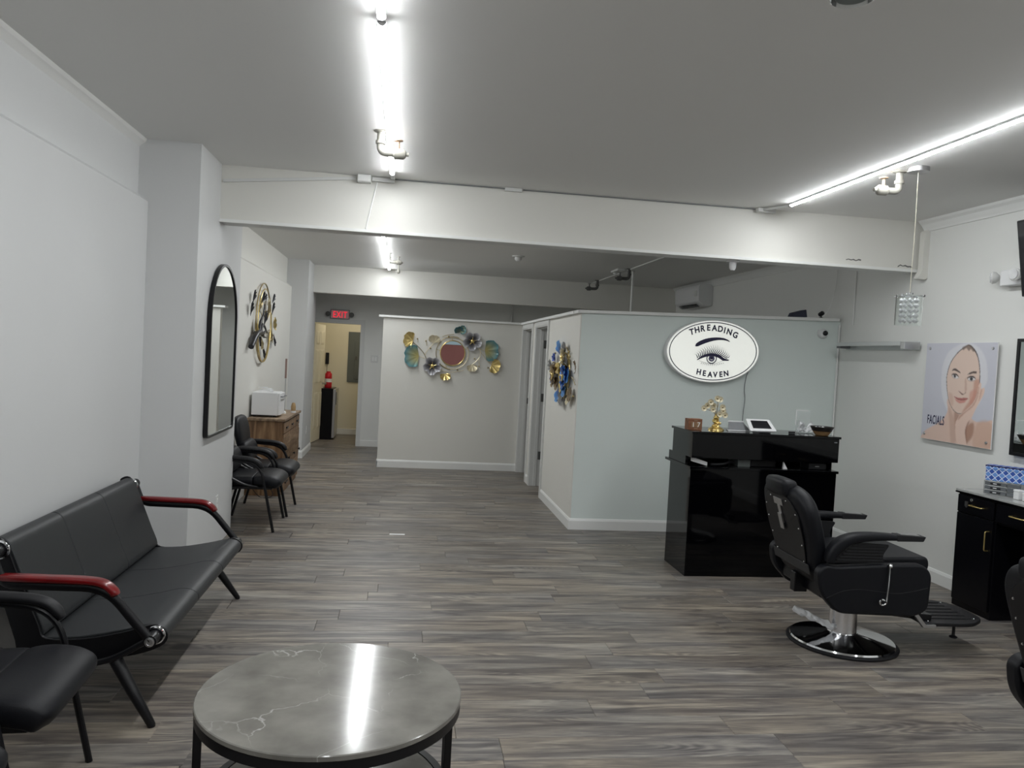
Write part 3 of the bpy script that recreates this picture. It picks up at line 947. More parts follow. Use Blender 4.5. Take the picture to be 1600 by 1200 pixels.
for (x, z, y) in bl_:
    MB().tube(smoothpts([(0, 0, 0.10), (x * 0.3, y * 0.5, 0.10 + (z - 0.10) * 0.6), (x, y, z)], 4), 0.0022, 6).build('branch', M_DARKGOLD, t)
    mb = MB()
    rr = 0.0235
    mb.col = (0.78, 0.66, 0.36, 1)
    mb.rings([[(x + rr * q * math.cos(b), y - 0.004 - w, z + rr * q * math.sin(b)) for b in [2 * math.pi * j / 12 for j in range(12)]] for q, w in ((1, -0.003), (1.0, 0.003), (0.62, 0.001))])
    o = mb.build('blossom', M_PALEGOLD, t)
    MB().rings([[(x + rr * q * math.cos(b), y - 0.005 - w, z + rr * q * math.sin(b)) for b in [2 * math.pi * j / 8 for j in range(8)]] for q, w in ((0.34, -0.001), (0.28, 0.005), (0.1, 0.007))]).build('blossom_centre', M_DARKGOLD, o)

# payment terminal: tilted white tablet and the grey stand behind
t = thing('payment_terminal', 'white countertop payment tablet with dark screen on the desk', 'tablet', (2.765, 5.78, DZ), math.radians(3))
MB().prism(fillet([(-0.06, 0), (0.06, 0), (0.045, 0.026), (-0.045, 0.026)], 0.01), -0.035, 0.06, 'yz', M=TR(0.015, 0.015, 0)).build('stand', M_GREYPL, t, bevel=0.003)
M = TR(0.005, 0.0, 0.052, rx=math.radians(38))
tb = MB().prism(fillet([(-0.112, -0.068), (0.112, -0.068), (0.100, 0.066), (-0.100, 0.066)], 0.012), -0.006, 0.008, 'xy', M=M)
o = tb.build('tablet', M_WHITEPL, t, bevel=0.003, seg=3)
MB().prism([(-0.078, -0.042), (0.078, -0.042), (0.070, 0.046), (-0.070, 0.046)], 0.0082, 0.0092, 'xy', M=M).build('screen', M_SCREEN, t)
t = thing('terminal_dock', 'low grey and white sloped dock left of the payment tablet', 'dock', (2.612, 5.845, DZ), math.radians(3))
MB().prism([(-0.105, -0.055), (0.085, -0.055), (0.07, 0.045), (-0.07, 0.045)], 0, 0.008, 'xy').build('foot', M_WHITEPL, t, bevel=0.002)
M = TR(0, 0, 0)
rs = [[(-0.100, -0.052, 0.008), (0.080, -0.052, 0.008), (0.080, -0.05, 0.014), (-0.100, -0.05, 0.014)], [(-0.062, 0.032, 0.008), (0.062, 0.032, 0.008), (0.062, 0.03, 0.066), (-0.062, 0.03, 0.066)]]
MB().rings(rs).build('slope', M_GREYPL, t, bevel=0.002)
MB().box(-0.066, 0.066, 0.026, 0.040, 0.064, 0.073).build('top_edge', M_WHITEPL, t, bevel=0.002)

# clear acrylic leaflet holder with crumpled film
t = thing('acrylic_holder', 'clear acrylic leaflet holder beside the bowl on the desk', 'holder', (3.195, 5.91, DZ))
mb = MB()
mb.box(-0.062, 0.058, 0.0, 0.003, 0.0, 0.175)
mb.box(-0.062, 0.058, -0.06, -0.0005, 0.0, 0.003)
mb.box(-0.062, -0.059, -0.055, -0.0005, 0.0035, 0.10)
mb.build('holder', M_ACRYLIC, t, smooth=False)
MB().box(-0.062, 0.040, -0.002, 0.0045, 0.1755, 0.181).build('top_edge', M_WHITE, t)
MB().box(-0.066, -0.062, -0.002, 0.003, 0.06, 0.176).build('side_edge', M_WHITEPL, t)
mb = MB()
rng = random.Random(3)
gx = 9
vs = []
for i in range(gx):
    for j in range(7):
        vs.append((-0.045 + 0.15 * i / (gx - 1) * 0.9 + rng.uniform(-.006, .006), -0.02 + rng.uniform(-0.022, 0.022), 0.008 + 0.085 * j / 6 * (0.65 + 0.35 * math.sin(i * 1.3)) + rng.uniform(-.005, .005)))
fs = [(i * 7 + j, (i + 1) * 7 + j, (i + 1) * 7 + j + 1, i * 7 + j + 1) for i in range(gx - 1) for j in range(6)]
mb.add(vs, fs).build('crumpled_film', M_FILM, t, smooth=False)
# bowl
t = thing('mint_bowl', 'small dark and tan bowl of wrapped sweets at the right end of the desk', 'bowl', (3.262, 5.74, DZ))
MB().lathe([(0.044, 0.0), (0.050, 0.002), (0.070, 0.033), (0.074, 0.0335)], 28, cap=False).build('base_band', mat('tan_clay', srgb(150, 118, 80), 0.6), t)
MB().lathe([(0.071, 0.034), (0.090, 0.068), (0.086, 0.068), (0.064, 0.030), (0.0, 0.02)], 28, cap=False).build('bowl', mat('dark_clay', srgb(38, 34, 32), 0.45), t)
rng = random.Random(9)
for i in range(12):
    a = rng.uniform(0, 6.28)
    r = rng.uniform(0, 0.056)
    m_ = M_WHITEPL if i % 3 == 0 else (M_GREYPL if i % 3 == 1 else M_BLACKPLASTIC)
    MB().rings([[(r * math.cos(a) + 0.014 * q * math.cos(b), r * math.sin(a) + 0.010 * q * math.sin(b), 0.060 + w) for b in [2 * math.pi * j / 7 for j in range(7)]] for q, w in ((0.5, -0.007), (1, 0), (0.5, 0.008))]).build('sweet', m_, t)
t = thing('pen_stub', 'small black clip lying left of the acrylic holder', 'clip', (3.045, 5.80, DZ))
MB().box(-0.026, 0.026, -0.008, 0.008, 0, 0.014).build('clip_body', M_BLACKPLASTIC, t, bevel=0.003)
MB().tube([(0.0265, 0, 0.006), (0.034, 0.004, 0.006), (0.036, 0.012, 0.006)], 0.002, 6).build('clip_wire', M_STEEL, t)

# things in the slot between the two tiers
SZ = 0.839
o = MB()
rs = []
for i in range(6):
    rs.append([(2.215 + 0.10 * j, 5.675 + i * 0.03 + 0.02 * (j == 1), SZ + 0.002 + 0.001 * i + 0.034 * (1 - j)) for j in range(2)] + [(2.315 - 0.10 * j, 5.678 + i * 0.03, SZ + 0.001 + 0.001 * i + 0.0335 * j) for j in range(2)])
tag(MB().prism([(0, 0), (0.110, -0.028), (0.110, 0.0), (0, 0.033)], 0, 0.06, 'xz', M=TR(2.215, 5.70, SZ + 0.0295)).build('paper_booklet', M_WHITE, smooth=False), 'white folded booklet in the desk slot at its left end', 'booklet')
tag(MB().box(2.58, 2.68, 5.72, 5.90, SZ, SZ + 0.055).build('grey_card_box', M_PANELGREY, bevel=0.002), 'grey card box in the slot under the upper desk tier', 'box')
tag(MB().box(2.70, 2.91, 5.76, 5.92, SZ, SZ + 0.05).build('dark_ledger', M_MATTEBLACK, bevel=0.004), 'dark ledger lying in the desk slot, right of the grey box', 'book')
tag(MB().prism([(0, 0), (0.035, 0), (0.004, 0.052)], 0, 0.02, 'xz', M=TR(2.93, 5.68, SZ + 0.0005)).build('paper_corner', M_WHITE, smooth=False), 'white paper corner sticking up in the middle of the desk slot', 'paper')
tag(MB().tube(smoothpts([(2.35, 5.70, SZ + 0.015), (2.40, 5.71, SZ + 0.014), (2.46, 5.71, SZ + 0.020), (2.50, 5.72, SZ + 0.03), (2.55, 5.74, SZ + 0.030)], 5), [0.011] * 21, 8).build('headset_cable', M_BLACKPLASTIC), 'thick black cable heaped in the desk slot near its left end', 'cable')
t = thing('card_printer', 'small black printer at the right end of the desk slot', 'printer', (3.23, 5.76, SZ))
MB().box(-0.075, 0.075, -0.05, 0.08, 0, 0.05).build('body', M_BLACKPLASTIC, t, bevel=0.006)
MB().box(-0.022, 0.012, -0.0515, -0.050, 0.022, 0.027).build('badge', M_STEEL, t)

# ---------------------------------------------------------------- barber chairs
M_STRAP = mat('dark_grey_board', (0.028, 0.028, 0.030, 1), 0.55)
M_SLEEVE = mat('satin_chrome', (0.86, 0.86, 0.88, 1), 0.22, 1.0)
def make_barber(label, loc, rz):
    t = thing('barber_chair', label, 'barber chair', loc, rz, group='black reclining barber chairs')
    MB().lathe([(0.300, 0.0), (0.312, 0.002), (0.314, 0.012), (0.304, 0.019), (0.290, 0.020)], 64).build('rubber_rim', M_BLACKPLASTIC, t)
    MB().lathe([(0.296, 0.0205), (0.291, 0.030), (0.262, 0.037), (0.20, 0.048), (0.12, 0.062), (0.088, 0.070), (0.086, 0.074)], 64).build('base_disc', M_CHROME, t)
    MB().lathe([(0.080, 0.0745), (0.078, 0.20), (0.072, 0.205)], 32).build('pump_sleeve', M_SLEEVE, t)
    MB().lathe([(0.050, 0.2055), (0.050, 0.30)], 28).build('piston', M_STEEL, t)
    MB().box(-0.20, 0.20, -0.20, 0.20, 0.295, 0.33).build('seat_carrier', M_BLACKMETAL, t, bevel=0.006)
    # foot pump pedal wrapped in film
    p = MB()
    M = TR(-0.165, 0.0, 0.135, rz=math.radians(160), ry=math.radians(-20))
    p.box(-0.12, 0.125, -0.012, 0.012, -0.006, 0.006, M=M)
    o = p.build('pump_pedal', M_STEEL, t, bevel=0.002)
    f = MB()
    rng = random.Random(11)
    rs = []
    for i in range(13):
        q = i / 12
        rs.append([tuple(M @ Vector((-0.10 + 0.24 * q, (0.022 + rng.uniform(-.006, .008)) * math.cos(a), (0.016 + rng.uniform(-.006, .010)) * math.sin(a)))) for a in [2 * math.pi * j / 8 for j in range(8)]])
    f.rings(rs).build('film_wrap', M_FILM, o, smooth=False)
    # seat
    s_ = fillet([(-0.27, 0.44), (0.33, 0.46), (0.355, 0.54), (0.34, 0.585), (0.0, 0.575), (-0.27, 0.55)], 0.035)
    MB().prism(s_, -0.252, 0.252, 'xz').build('seat', M_BLACKLEATHER, t, bevel=0.018, seg=4)
    MB().prism(fillet([(-0.28, 0.331), (0.26, 0.331), (0.26, 0.437), (-0.28, 0.437)], 0.02), -0.235, 0.235, 'xz').build('seat_box', M_MATTEBLACK, t, bevel=0.008)
    # side panels with seam piping
    for sgn in (-1, 1):
        y0, y1 = sorted((sgn * 0.258, sgn * 0.325))
        pn = fillet([(-0.345, 0.505), (-0.33, 0.39), (-0.22, 0.275), (-0.12, 0.27), (0.235, 0.262), (0.315, 0.30), (0.325, 0.505), (0.27, 0.560), (0.10, 0.556), (-0.24, 0.535), (-0.30, 0.545)], [0.04, 0.06, 0.07, 0.05, 0.07, 0.08, 0.09, 0.06, 0.1, 0.05, 0.03], 6)
        o = MB().prism(pn, y0, y1, 'xz').build('side_panel', M_BLACKLEATHER, t, bevel=0.016, seg=4)
        yo = sgn * 0.3245
        MB().tube(smoothpts([(-0.29, yo, 0.36), (-0.20, yo, 0.40), (-0.10, yo, 0.413), (0.0, yo, 0.405), (0.12, yo, 0.395), (0.22, yo, 0.41), (0.30, yo, 0.43)], 5), 0.0022, 6).build('seam', M_BLACKPLASTIC, o)
        # arm: ribbed infill, curled pad, plastic tip
        yi0, yi1 = sorted((sgn * 0.285, sgn * 0.302))
        inf = fillet([(-0.25, 0.553), (0.05, 0.558), (0.035, 0.60), (0.075, 0.662), (-0.10, 0.668), (-0.20, 0.62)], [0.01, 0.01, 0.05, 0.02, 0.02, 0.05], 5)
        o = MB().prism(inf, yi0, yi1, 'xz').build('arm_panel', M_BLACKPLASTIC, t, bevel=0.003)
        for i in range(6):
            z = 0.566 + i * 0.0165
            xa = -0.235 + i * 0.017
            xb = 0.035 if i < 3 else 0.03 + (i - 2) * 0.006
            yb0, yb1 = sorted((sgn * 0.3025, sgn * 0.308))
            MB().box(xa, xb, yb0, yb1, z, z + 0.008).build('rib', M_BLACKPLASTIC, o, bevel=0.002)
        pad = spath([(-0.272, 0.556, 0.030, 0.022), (-0.262, 0.600, 0.036, 0.030), (-0.222, 0.655, 0.038, 0.032), (-0.15, 0.690, 0.038, 0.028), (-0.05, 0.703, 0.037, 0.024), (0.06, 0.705, 0.034, 0.019), (0.12, 0.702, 0.032, 0.016)], 4)
        rs = [[(q[0], q[1] + sgn * 0.295, q[2]) for q in ring] for ring in cushion_loft(pad, 18, 0.55)]
        MB().rings(rs).build('arm_pad', M_BLACKLEATHER, t, angle=70)
        tip = fillet([(0.10, 0.686), (0.255, 0.688), (0.268, 0.716), (0.10, 0.722)], 0.006)
        y0, y1 = sorted((sgn * 0.262, sgn * 0.328))
        MB().prism(tip, y0, y1, 'xz').build('arm_tip', M_BLACKPLASTIC, t, bevel=0.003)
        y0, y1 = sorted((sgn * 0.272, sgn * 0.318))
        MB().prism([(0.125, 0.7225), (0.235, 0.7185), (0.235, 0.7215), (0.125, 0.7255)], y0, y1, 'xz').build('arm_plate', M_STEEL, t)['label'] = 'flat steel plate on the armrest tip'
    # reclining lever on the right hand side
    yl = -0.338
    lv = MB().tube(smoothpts([(0.062, yl, 0.545), (0.055, yl - .008, 0.45), (0.047, yl - .012, 0.375), (0.040, yl - .014, 0.345), (0.018, yl - .014, 0.338), (0.008, yl - .014, 0.355), (0.020, yl - .014, 0.368), (0.033, yl - .014, 0.362)], 5), 0.0055, 8)
    o = lv.build('recline_lever', M_CHROME, t)
    MB().lathe([(0.0, -0.013), (0.010, -0.009), (0.0135, 0), (0.010, 0.009), (0.0, 0.013)], 14, M=TR(0.063, yl, 0.552), cap=False).build('lever_knob', M_CHROME, o)
    MB().tube([(0.063, -0.315, 0.552), (0.063, yl, 0.552)], 0.006, 8).build('lever_pivot', M_STEEL, o)
    # backrest
    bk = spath([(-0.262, 0.415, 0.16, 0.012), (-0.267, 0.43, 0.215, 0.045), (-0.285, 0.50, 0.245, 0.058), (-0.315, 0.62, 0.268, 0.062), (-0.350, 0.74, 0.280, 0.062), (-0.378, 0.83, 0.275, 0.060), (-0.402, 0.895, 0.235, 0.054), (-0.412, 0.93, 0.175, 0.035), (-0.416, 0.942, 0.10, 0.010)], 4)
    MB().rings(cushion_loft(bk, 32, 0.5)).build('backrest', M_BLACKLEATHER, t, angle=70)
    def bp_(x, z):   # rear board follows the rear surface
        pass
    tilt = math.atan2(0.14, 0.47)
    Mb = TR(-0.372, 0, 0.62, ry=-tilt + 0.0)     # local z up along the back, x outwards
    brd = fillet([(-0.185, -0.14), (0.185, -0.14), (0.225, 0.05), (0.215, 0.19), (0.13, 0.275), (-0.13, 0.275), (-0.215, 0.19), (-0.225, 0.05)], 0.06, 5)
    o = MB().prism(brd, -0.010, 0.002, 'yz', M=Mb).build('rear_board', M_MATTEBLACK, t, bevel=0.003)
    for (u, v) in ((-0.195, 0.10), (0.195, 0.10), (-0.19, 0.0), (0.19, 0.0), (-0.17, -0.10), (0.17, -0.10), (-0.10, 0.245), (0.10, 0.245), (-0.19, 0.18), (0.19, 0.18)):
        MB().lathe([(0.0055, 0), (0.004, 0.003), (0.0, 0.004)], 8, M=Mb @ TR(-0.0102, u, v, ry=-math.pi / 2), cap=False).build('stud', M_CHROME, o)
    MB().box(-0.016, -0.0105, -0.225, 0.225, -0.165, -0.105, M=Mb).build('lower_strap', M_STRAP, t, bevel=0.002)
    g = MB()
    g.box(-0.0165, -0.0105, -0.018, 0.018, 0.095, 0.205, M=Mb)
    g.box(-0.024, -0.017, -0.022, 0.022, 0.06, 0.155, M=Mb)
    g.box(-0.0165, -0.0105, -0.055, 0.055, 0.2055, 0.245, M=Mb)
    g.build('headrest_bracket', M_STEEL, t, bevel=0.001)['label'] = 'T-shaped steel headrest bracket'
    hd = [(-0.130, 0.10), (0.125, 0.10)]
    rs = []
    for y, sc_ in ((-0.125, 0.55), (-0.118, 0.85), (-0.10, 1.0), (0.0, 1.04), (0.10, 1.0), (0.118, 0.85), (0.125, 0.55)):
        ring = []
        for j in range(20):
            a = 2 * math.pi * j / 20
            c_, s2 = math.cos(a), math.sin(a)
            u = math.copysign(abs(c_) ** 0.6, c_) * 0.050 * sc_
            v = math.copysign(abs(s2) ** 0.6, s2) * 0.052 * sc_
            ring.append((-0.435 + u - 0.12 * v, y, 0.922 + v))
        rs.append(ring)
    MB().rings(rs).build('headrest', M_BLACKLEATHER, t, angle=70)
    MB().box(-0.33, -0.25, -0.03, 0.03, 0.305, 0.42).build('back_hinge', M_BLACKMETAL, t, bevel=0.006)
    # footrest
    fr = MB()
    outline = fillet([(0.36, -0.235), (0.66, -0.235), (0.79, -0.14), (0.79, 0.14), (0.66, 0.235), (0.36, 0.235)], [0.03, 0.05, 0.07, 0.07, 0.05, 0.03], 5)
    Mf = TR(0, 0, 0, ry=math.radians(0))
    o = MB().prism(outline, 0.182, 0.204, 'xy').build('footrest', M_BLACKPLASTIC, t, bevel=0.006, seg=3)
    for i in range(6):
        y = -0.15 + i * 0.06
        MB().box(0.42, 0.70, y - 0.011, y + 0.011, 0.2045, 0.2085).build('tread', M_BLACKPLASTIC, o, bevel=0.002)
    for (x, y) in ((0.40, -0.20), (0.40, 0.20), (0.72, 0.15), (0.72, -0.15)):
        MB().lathe([(0.008, 0.2042), (0.006, 0.2075), (0.0, 0.2085)], 10, M=TR(x, y, 0), cap=False).build('screw', M_CHROME, o)
    for y in (-0.238, 0.238):
        a = MB().prism([(0.22, 0.285), (0.255, 0.285), (0.345, 0.178), (0.42, 0.178), (0.42, 0.196), (0.36, 0.196), (0.27, 0.30), (0.22, 0.30)], y - 0.012, y + 0.012, 'xz')
        a.build('footrest_arm', M_STEEL, t, bevel=0.002)
    MB().box(0.15, 0.40, -0.20, 0.20, 0.225, 0.262, M=TR(0.0, 0, 0.02, ry=math.radians(6))).build('footrest_carrier', M_BLACKMETAL, t, bevel=0.004)
    MB().lathe([(0.018, 0.0905), (0.022, 0.093), (0.022, 0.099), (0.009, 0.106), (0.008, 0.18)], 14, M=TR(0.60, -0.15, 0)).build('peg', M_BLACKPLASTIC, t)
    return t
make_barber('black reclining barber chair with chrome round base, in front of the reception desk', (2.66, 4.305, 0), math.radians(-2))
make_barber('second black barber chair cut off by the right edge of the photo', (2.73, 2.42, 0), math.radians(-3))

# ================================================================ HALL
# wooden sideboard
t = thing('wooden_sideboard', 'rustic brown wooden sideboard with black handles against the hall wall', 'sideboard', (-1.40, 9.05, 0))
X0, X1, Y0, Y1 = -0.185, 0.175, -0.62, 0.60
MB().box(X0, X1, Y0, Y1, 0.0, 0.785).build('body', M_OAK, t, bevel=0.002)
MB().box(X0, X1 + 0.03, Y0 - 0.02, Y1 + 0.02, 0.7855, 0.812).build('top', M_OAKTOP, t, bevel=0.003)
W = (Y1 - Y0) / 3
for i in range(3):
    a, b = Y0 + i * W + 0.008, Y0 + (i + 1) * W - 0.008
    o = MB().box(X1 + 0.0005, X1 + 0.016, a, b, 0.655, 0.770).build('drawer', M_OAK, t, bevel=0.002)
    MB().box(X1 + 0.0165, X1 + 0.030, (a + b) / 2 - 0.055, (a + b) / 2 + 0.055, 0.700, 0.716).build('handle', M_BLACKMETAL, o, bevel=0.003)
    o = MB().box(X1 + 0.0005, X1 + 0.014, a, b, 0.185, 0.645).build('door', M_OAK, t, bevel=0.002)
    for q in range(5):
        yq = a + 0.03 + q * (b - a - 0.06) / 4
        MB().tube(smoothpts([(X1 + 0.016, yq - 0.012, 0.22), (X1 + 0.018, yq + 0.014, 0.36), (X1 + 0.018, yq - 0.012, 0.48), (X1 + 0.016, yq + 0.008, 0.61)], 4), 0.006, 6, flat=1.6).build('slat', M_OAKTOP, o)
    MB().lathe([(0.006, 0), (0.006, 0.012), (0.015, 0.018), (0.015, 0.024), (0.0, 0.028)], 12, M=TR(X1 + 0.0145, b - 0.035, 0.36, ry=math.pi / 2), cap=False).build('knob', M_BLACKMETAL, o)
o = MB().box(X1 + 0.0005, X1 + 0.016, Y0 + 0.008, Y1 - 0.008, 0.045, 0.175).build('drawer', M_OAK, t, bevel=0.002)
for yq in (-0.32, 0.30):
    MB().box(X1 + 0.0165, X1 + 0.030, yq - 0.09, yq + 0.09, 0.10, 0.115).build('handle', M_BLACKMETAL, o, bevel=0.003)
# microwave-like white steamer on the sideboard
t = thing('towel_steamer', 'white boxy towel steamer standing on the wooden sideboard', 'steamer', (-1.435, 8.745, 0.812))
MB().box(-0.140, 0.130, -0.17, 0.17, 0.018, 0.262).build('body', M_WHITEPL, t, bevel=0.008, seg=3)
MB().box(0.1305, 0.152, -0.168, 0.168, 0.024, 0.256).build('door', M_WHITEPL, t, bevel=0.004)
MB().tube(fillet([(0.152, -0.13, 0.22), (0.175, -0.13, 0.22), (0.175, 0.13, 0.22), (0.152, 0.13, 0.22)], 0.01, 3, False), 0.006, 8).build('handle', M_GREYPL, t)
for sx_ in (-0.11, 0.10):
    for sy_ in (-0.14, 0.14):
        MB().lathe([(0.014, 0.0005), (0.014, 0.0175)], 10, M=TR(sx_, sy_, 0)).build('foot', M_BLACKPLASTIC, t)
MB().box(-0.130, 0.115, -0.172, -0.1705, 0.0185, 0.022).build('bottom_line', M_BLACKPLASTIC, t)
t = thing('white_cable_coil', 'loose white cable coiled on top of the towel steamer', 'cable', (-1.46, 8.70, 1.0745))
pts = [(0.06 * math.cos(a) * (1 + 0.2 * math.sin(3 * a)), 0.05 * math.sin(a), 0.006 + 0.004 * a) for a in [i * 0.35 for i in range(34)]]
MB().tube(pts, 0.005, 7).build('cable', M_WHITEPL, t)
MB().box(0.05, 0.085, -0.02, 0.015, 0.001, 0.026).build('plug', M_WHITEPL, t, bevel=0.003)
t = thing('duster', 'thin upright duster with brown grip standing behind the towel steamer', 'duster', (-1.31, 9.10, 0.812))
MB().lathe([(0.020, 0.0005), (0.020, 0.02), (0.008, 0.03)], 12).build('foot', M_WHITEPL, t)
MB().tube([(0, 0, 0.0305), (0, 0, 0.40)], 0.006, 8).build('stem', M_STEEL, t)
MB().tube([(0, 0, 0.4005), (0, 0, 0.62)], 0.0105, 10).build('grip', mat('rosy_brown', srgb(140, 116, 108), 0.5), t)
t = thing('wooden_bottle', 'small tan wooden bottle at the far corner of the sideboard', 'bottle', (-1.235, 9.28, 0.812))
MB().lathe([(0.030, 0.0005), (0.030, 0.022)], 14).build('base', M_WHITEPL, t)
MB().lathe([(0.026, 0.0225), (0.028, 0.07), (0.020, 0.105), (0.014, 0.115), (0.0, 0.116)], 14, cap=False).build('bottle', mat('tan_wood', srgb(168, 140, 100), 0.5), t)
tag(MB().tube(smoothpts([(-1.56, 8.30, 0.30), (-1.50, 8.32, 0.12), (-1.42, 8.36, 0.006), (-1.33, 8.30, 0.006), (-1.28, 8.36, 0.03), (-1.33, 8.395, 0.10)], 6), 0.004, 6).build('power_cord', M_BLACKPLASTIC), 'black power cord hanging beside the near end of the sideboard', 'cord')

# tall arched mirror on the column
t = thing('arched_mirror', 'tall arched mirror with thin black frame on the white column', 'mirror', (XC, 6.17, 1.535))
def arch(w, h0, h1, r, n=24):
    pts = fillet([(-w, h1 - w), (-w, h0), (w, h0), (w, h1 - w)], [0, r, r, 0], 5, False)
    return pts + [(w * math.cos(a), h1 - w + w * math.sin(a)) for a in [math.pi * i / n for i in range(1, n)]]
out_ = arch(0.425, -0.635, 0.635, 0.05)
inn = arch(0.407, -0.617, 0.617, 0.035)
n_ = len(out_)
rs = [[(0.004, p[0], p[1]) for p in out_], [(0.034, p[0], p[1]) for p in out_], [(0.034, p[0], p[1]) for p in inn], [(0.004, p[0], p[1]) for p in inn]]
MB().rings(rs, loop=True).build('frame', M_BLACKMETAL, t)
MB().prism(inn, 0.006, 0.026, 'yz').build('mirror_pane', M_MIRROR, t, smooth=False)

# ---------------------------------------------------------------- leaves and flowers for the wall sculptures
def fan(mb, cx, cy, r, ang, w, c_in, c_out, spread=2.2, wave=0.12, lift=0.02, lobes=2, n=14, k=5, fr=Matrix(), pw=1.5):
    """ginkgo / petal fan: pivot at (cx, cy) opening towards ang"""
    vs, cols = [], []
    for i in range(k + 1):
        q = i / k
        for j in range(n + 1):
            s = j / n * 2 - 1
            a = ang + s * spread / 2
            rr = r * q * (1 - 0.36 * abs(s) ** 2.3 - 0.10 * math.exp(-(s * 5) ** 2) * (lobes > 1)) * (1 + wave * 0.3 * math.sin(j * 2.4))
            z = w + lift * q * q + 0.006 * math.sin(j * 2.2 + cx * 9) * q
            vs.append((cx + rr * math.cos(a), cy + rr * math.sin(a), z))
            qq = q ** pw
            cols.append(tuple(c_in[m] * (1 - qq) + c_out[m] * qq for m in range(3)) + (1,))
    vb = [(v[0], v[1], v[2] - 0.0018) for v in vs]
    fs = []
    st = n + 1
    for i in range(k):
        for j in range(n):
            fs.append((i * st + j, (i + 1) * st + j, (i + 1) * st + j + 1, i * st + j + 1))
    o = len(mb.v)
    N = len(vs)
    fb = [tuple(N + q for q in f[::-1]) for f in fs]
    rim = []
    for j in range(n):
        rim.append((k * st + j, N + k * st + j, N + k * st + j + 1, k * st + j + 1))
    mb.add(vs + vb, fs + fb + rim, M=fr)
    for i, c in enumerate(cols + cols):
        mb.c[o + i] = c

TEAL_O, TEAL_I = (0.045, 0.20, 0.25), (0.30, 0.30, 0.16)
def sculpture(fr, t, leaves, flowers, stems, buds):
    """fr: local (u, v, w) -> object space; everything in metres"""
    for (u, v, r, a, kind) in leaves:
        mb = MB()
        if kind == 'gold':
            fan(mb, u, v, r, a, 0.03, (0.62, 0.46, 0.12), (0.86, 0.72, 0.34), 3.1, fr=fr)
            m_ = M_GOLD
        elif kind == 'pale':
            fan(mb, u, v, r, a, 0.025, (0.8, 0.7, 0.5), (0.9, 0.82, 0.66), 2.6, fr=fr)
            m_ = M_PALEGOLD
        elif kind == 'bronze':
            fan(mb, u, v, r * 1.25, a, 0.03, (0.1, 0.1, 0.1), (0.1, 0.1, 0.1), 1.15, wave=0.3, lobes=1, fr=fr)
            m_ = M_BRONZE
        elif kind == 'olive':
            fan(mb, u, v, r * 1.2, a, 0.03, (0.1, 0.1, 0.1), (0.1, 0.1, 0.1), 1.4, wave=0.3, lobes=1, fr=fr)
            m_ = M_DARKGOLD
        else:
            ci, co = {'teal': ((0.42, 0.36, 0.12), (0.075, 0.25, 0.30)), 'darkteal': ((0.10, 0.12, 0.08), (0.03, 0.13, 0.16)),
                      'blue': ((0.02, 0.06, 0.30), (0.10, 0.36, 0.80)), 'deepblue': ((0.03, 0.04, 0.12), (0.01, 0.06, 0.42)),
                      'grey': ((0.08, 0.07, 0.06), (0.26, 0.26, 0.26)), 'brown': ((0.12, 0.08, 0.04), (0.24, 0.17, 0.09))}[kind]
            fan(mb, u, v, r, a, 0.03, ci, co, 2.9 if 'teal' in kind else 2.4, fr=fr)
            m_ = M_PETAL
        mb.build('leaf', m_, t, colors=True, angle=80)
    for (u, v, r, cin, cout) in flowers:
        c = MB()
        c.rings([[(u + r * 0.2 * q * math.cos(b), v + r * 0.2 * q * math.sin(b), 0.052 + w) for b in [2 * math.pi * j / 10 for j in range(10)]] for q, w in ((1, 0), (0.9, 0.012), (0.4, 0.02))], M=fr)
        for j in range(5):
            a = 2 * math.pi * j / 5 + 0.3
            c.tube([(u, v, 0.06), (u + r * 0.42 * math.cos(a), v + r * 0.42 * math.sin(a), 0.068)], 0.004, 6, M=fr)
        fo = c.build('flower', M_GOLD, t)
        for j in range(5):
            a = 2 * math.pi * j / 5 + 0.9
            mb = MB()
            fan(mb, u + r * 0.06 * math.cos(a), v + r * 0.06 * math.sin(a), r * 0.95, a, 0.034 + 0.004 * (j % 2), cin, cout, 1.55, lobes=1, lift=0.026, n=9, fr=fr, pw=3.0)
            mb.build('petal', M_PETAL, fo, colors=True, angle=80)
    for pts in stems:
        P = smoothpts([(p[0], p[1], 0.022) for p in pts], 6)
        MB().tube(P, 0.0042, 7, M=fr).build('stem', M_DARKGOLD if len(pts) % 2 else M_PALEGOLD, t)
    for (u, v) in buds:
        MB().rings([[(u + 0.012 * q * math.cos(b), v + 0.012 * q * math.sin(b), 0.026 + 0.012 * w) for b in [2 * math.pi * j / 8 for j in range(8)]] for q, w in ((0.2, -0.95), (0.85, -0.5), (1, 0), (0.85, 0.5), (0.2, 0.95))], M=fr).build('bud', M_DARKGOLD, t, angle=80)

def gring(r, tr, w, fr, name, t, m_, n=56, a0=0, a1=2 * math.pi, cx=0, cy=0, ry=None):
    full = abs(a1 - a0 - 2 * math.pi) < 1e-6
    pts = [(p[0], p[1], w) for p in ring_pts(cx, cy, r, ry or r, n, a0, a1)]
    return MB().tube(pts, tr, 8, loop=full, M=fr, up=(0, 0, 1)).build(name, m_, t)

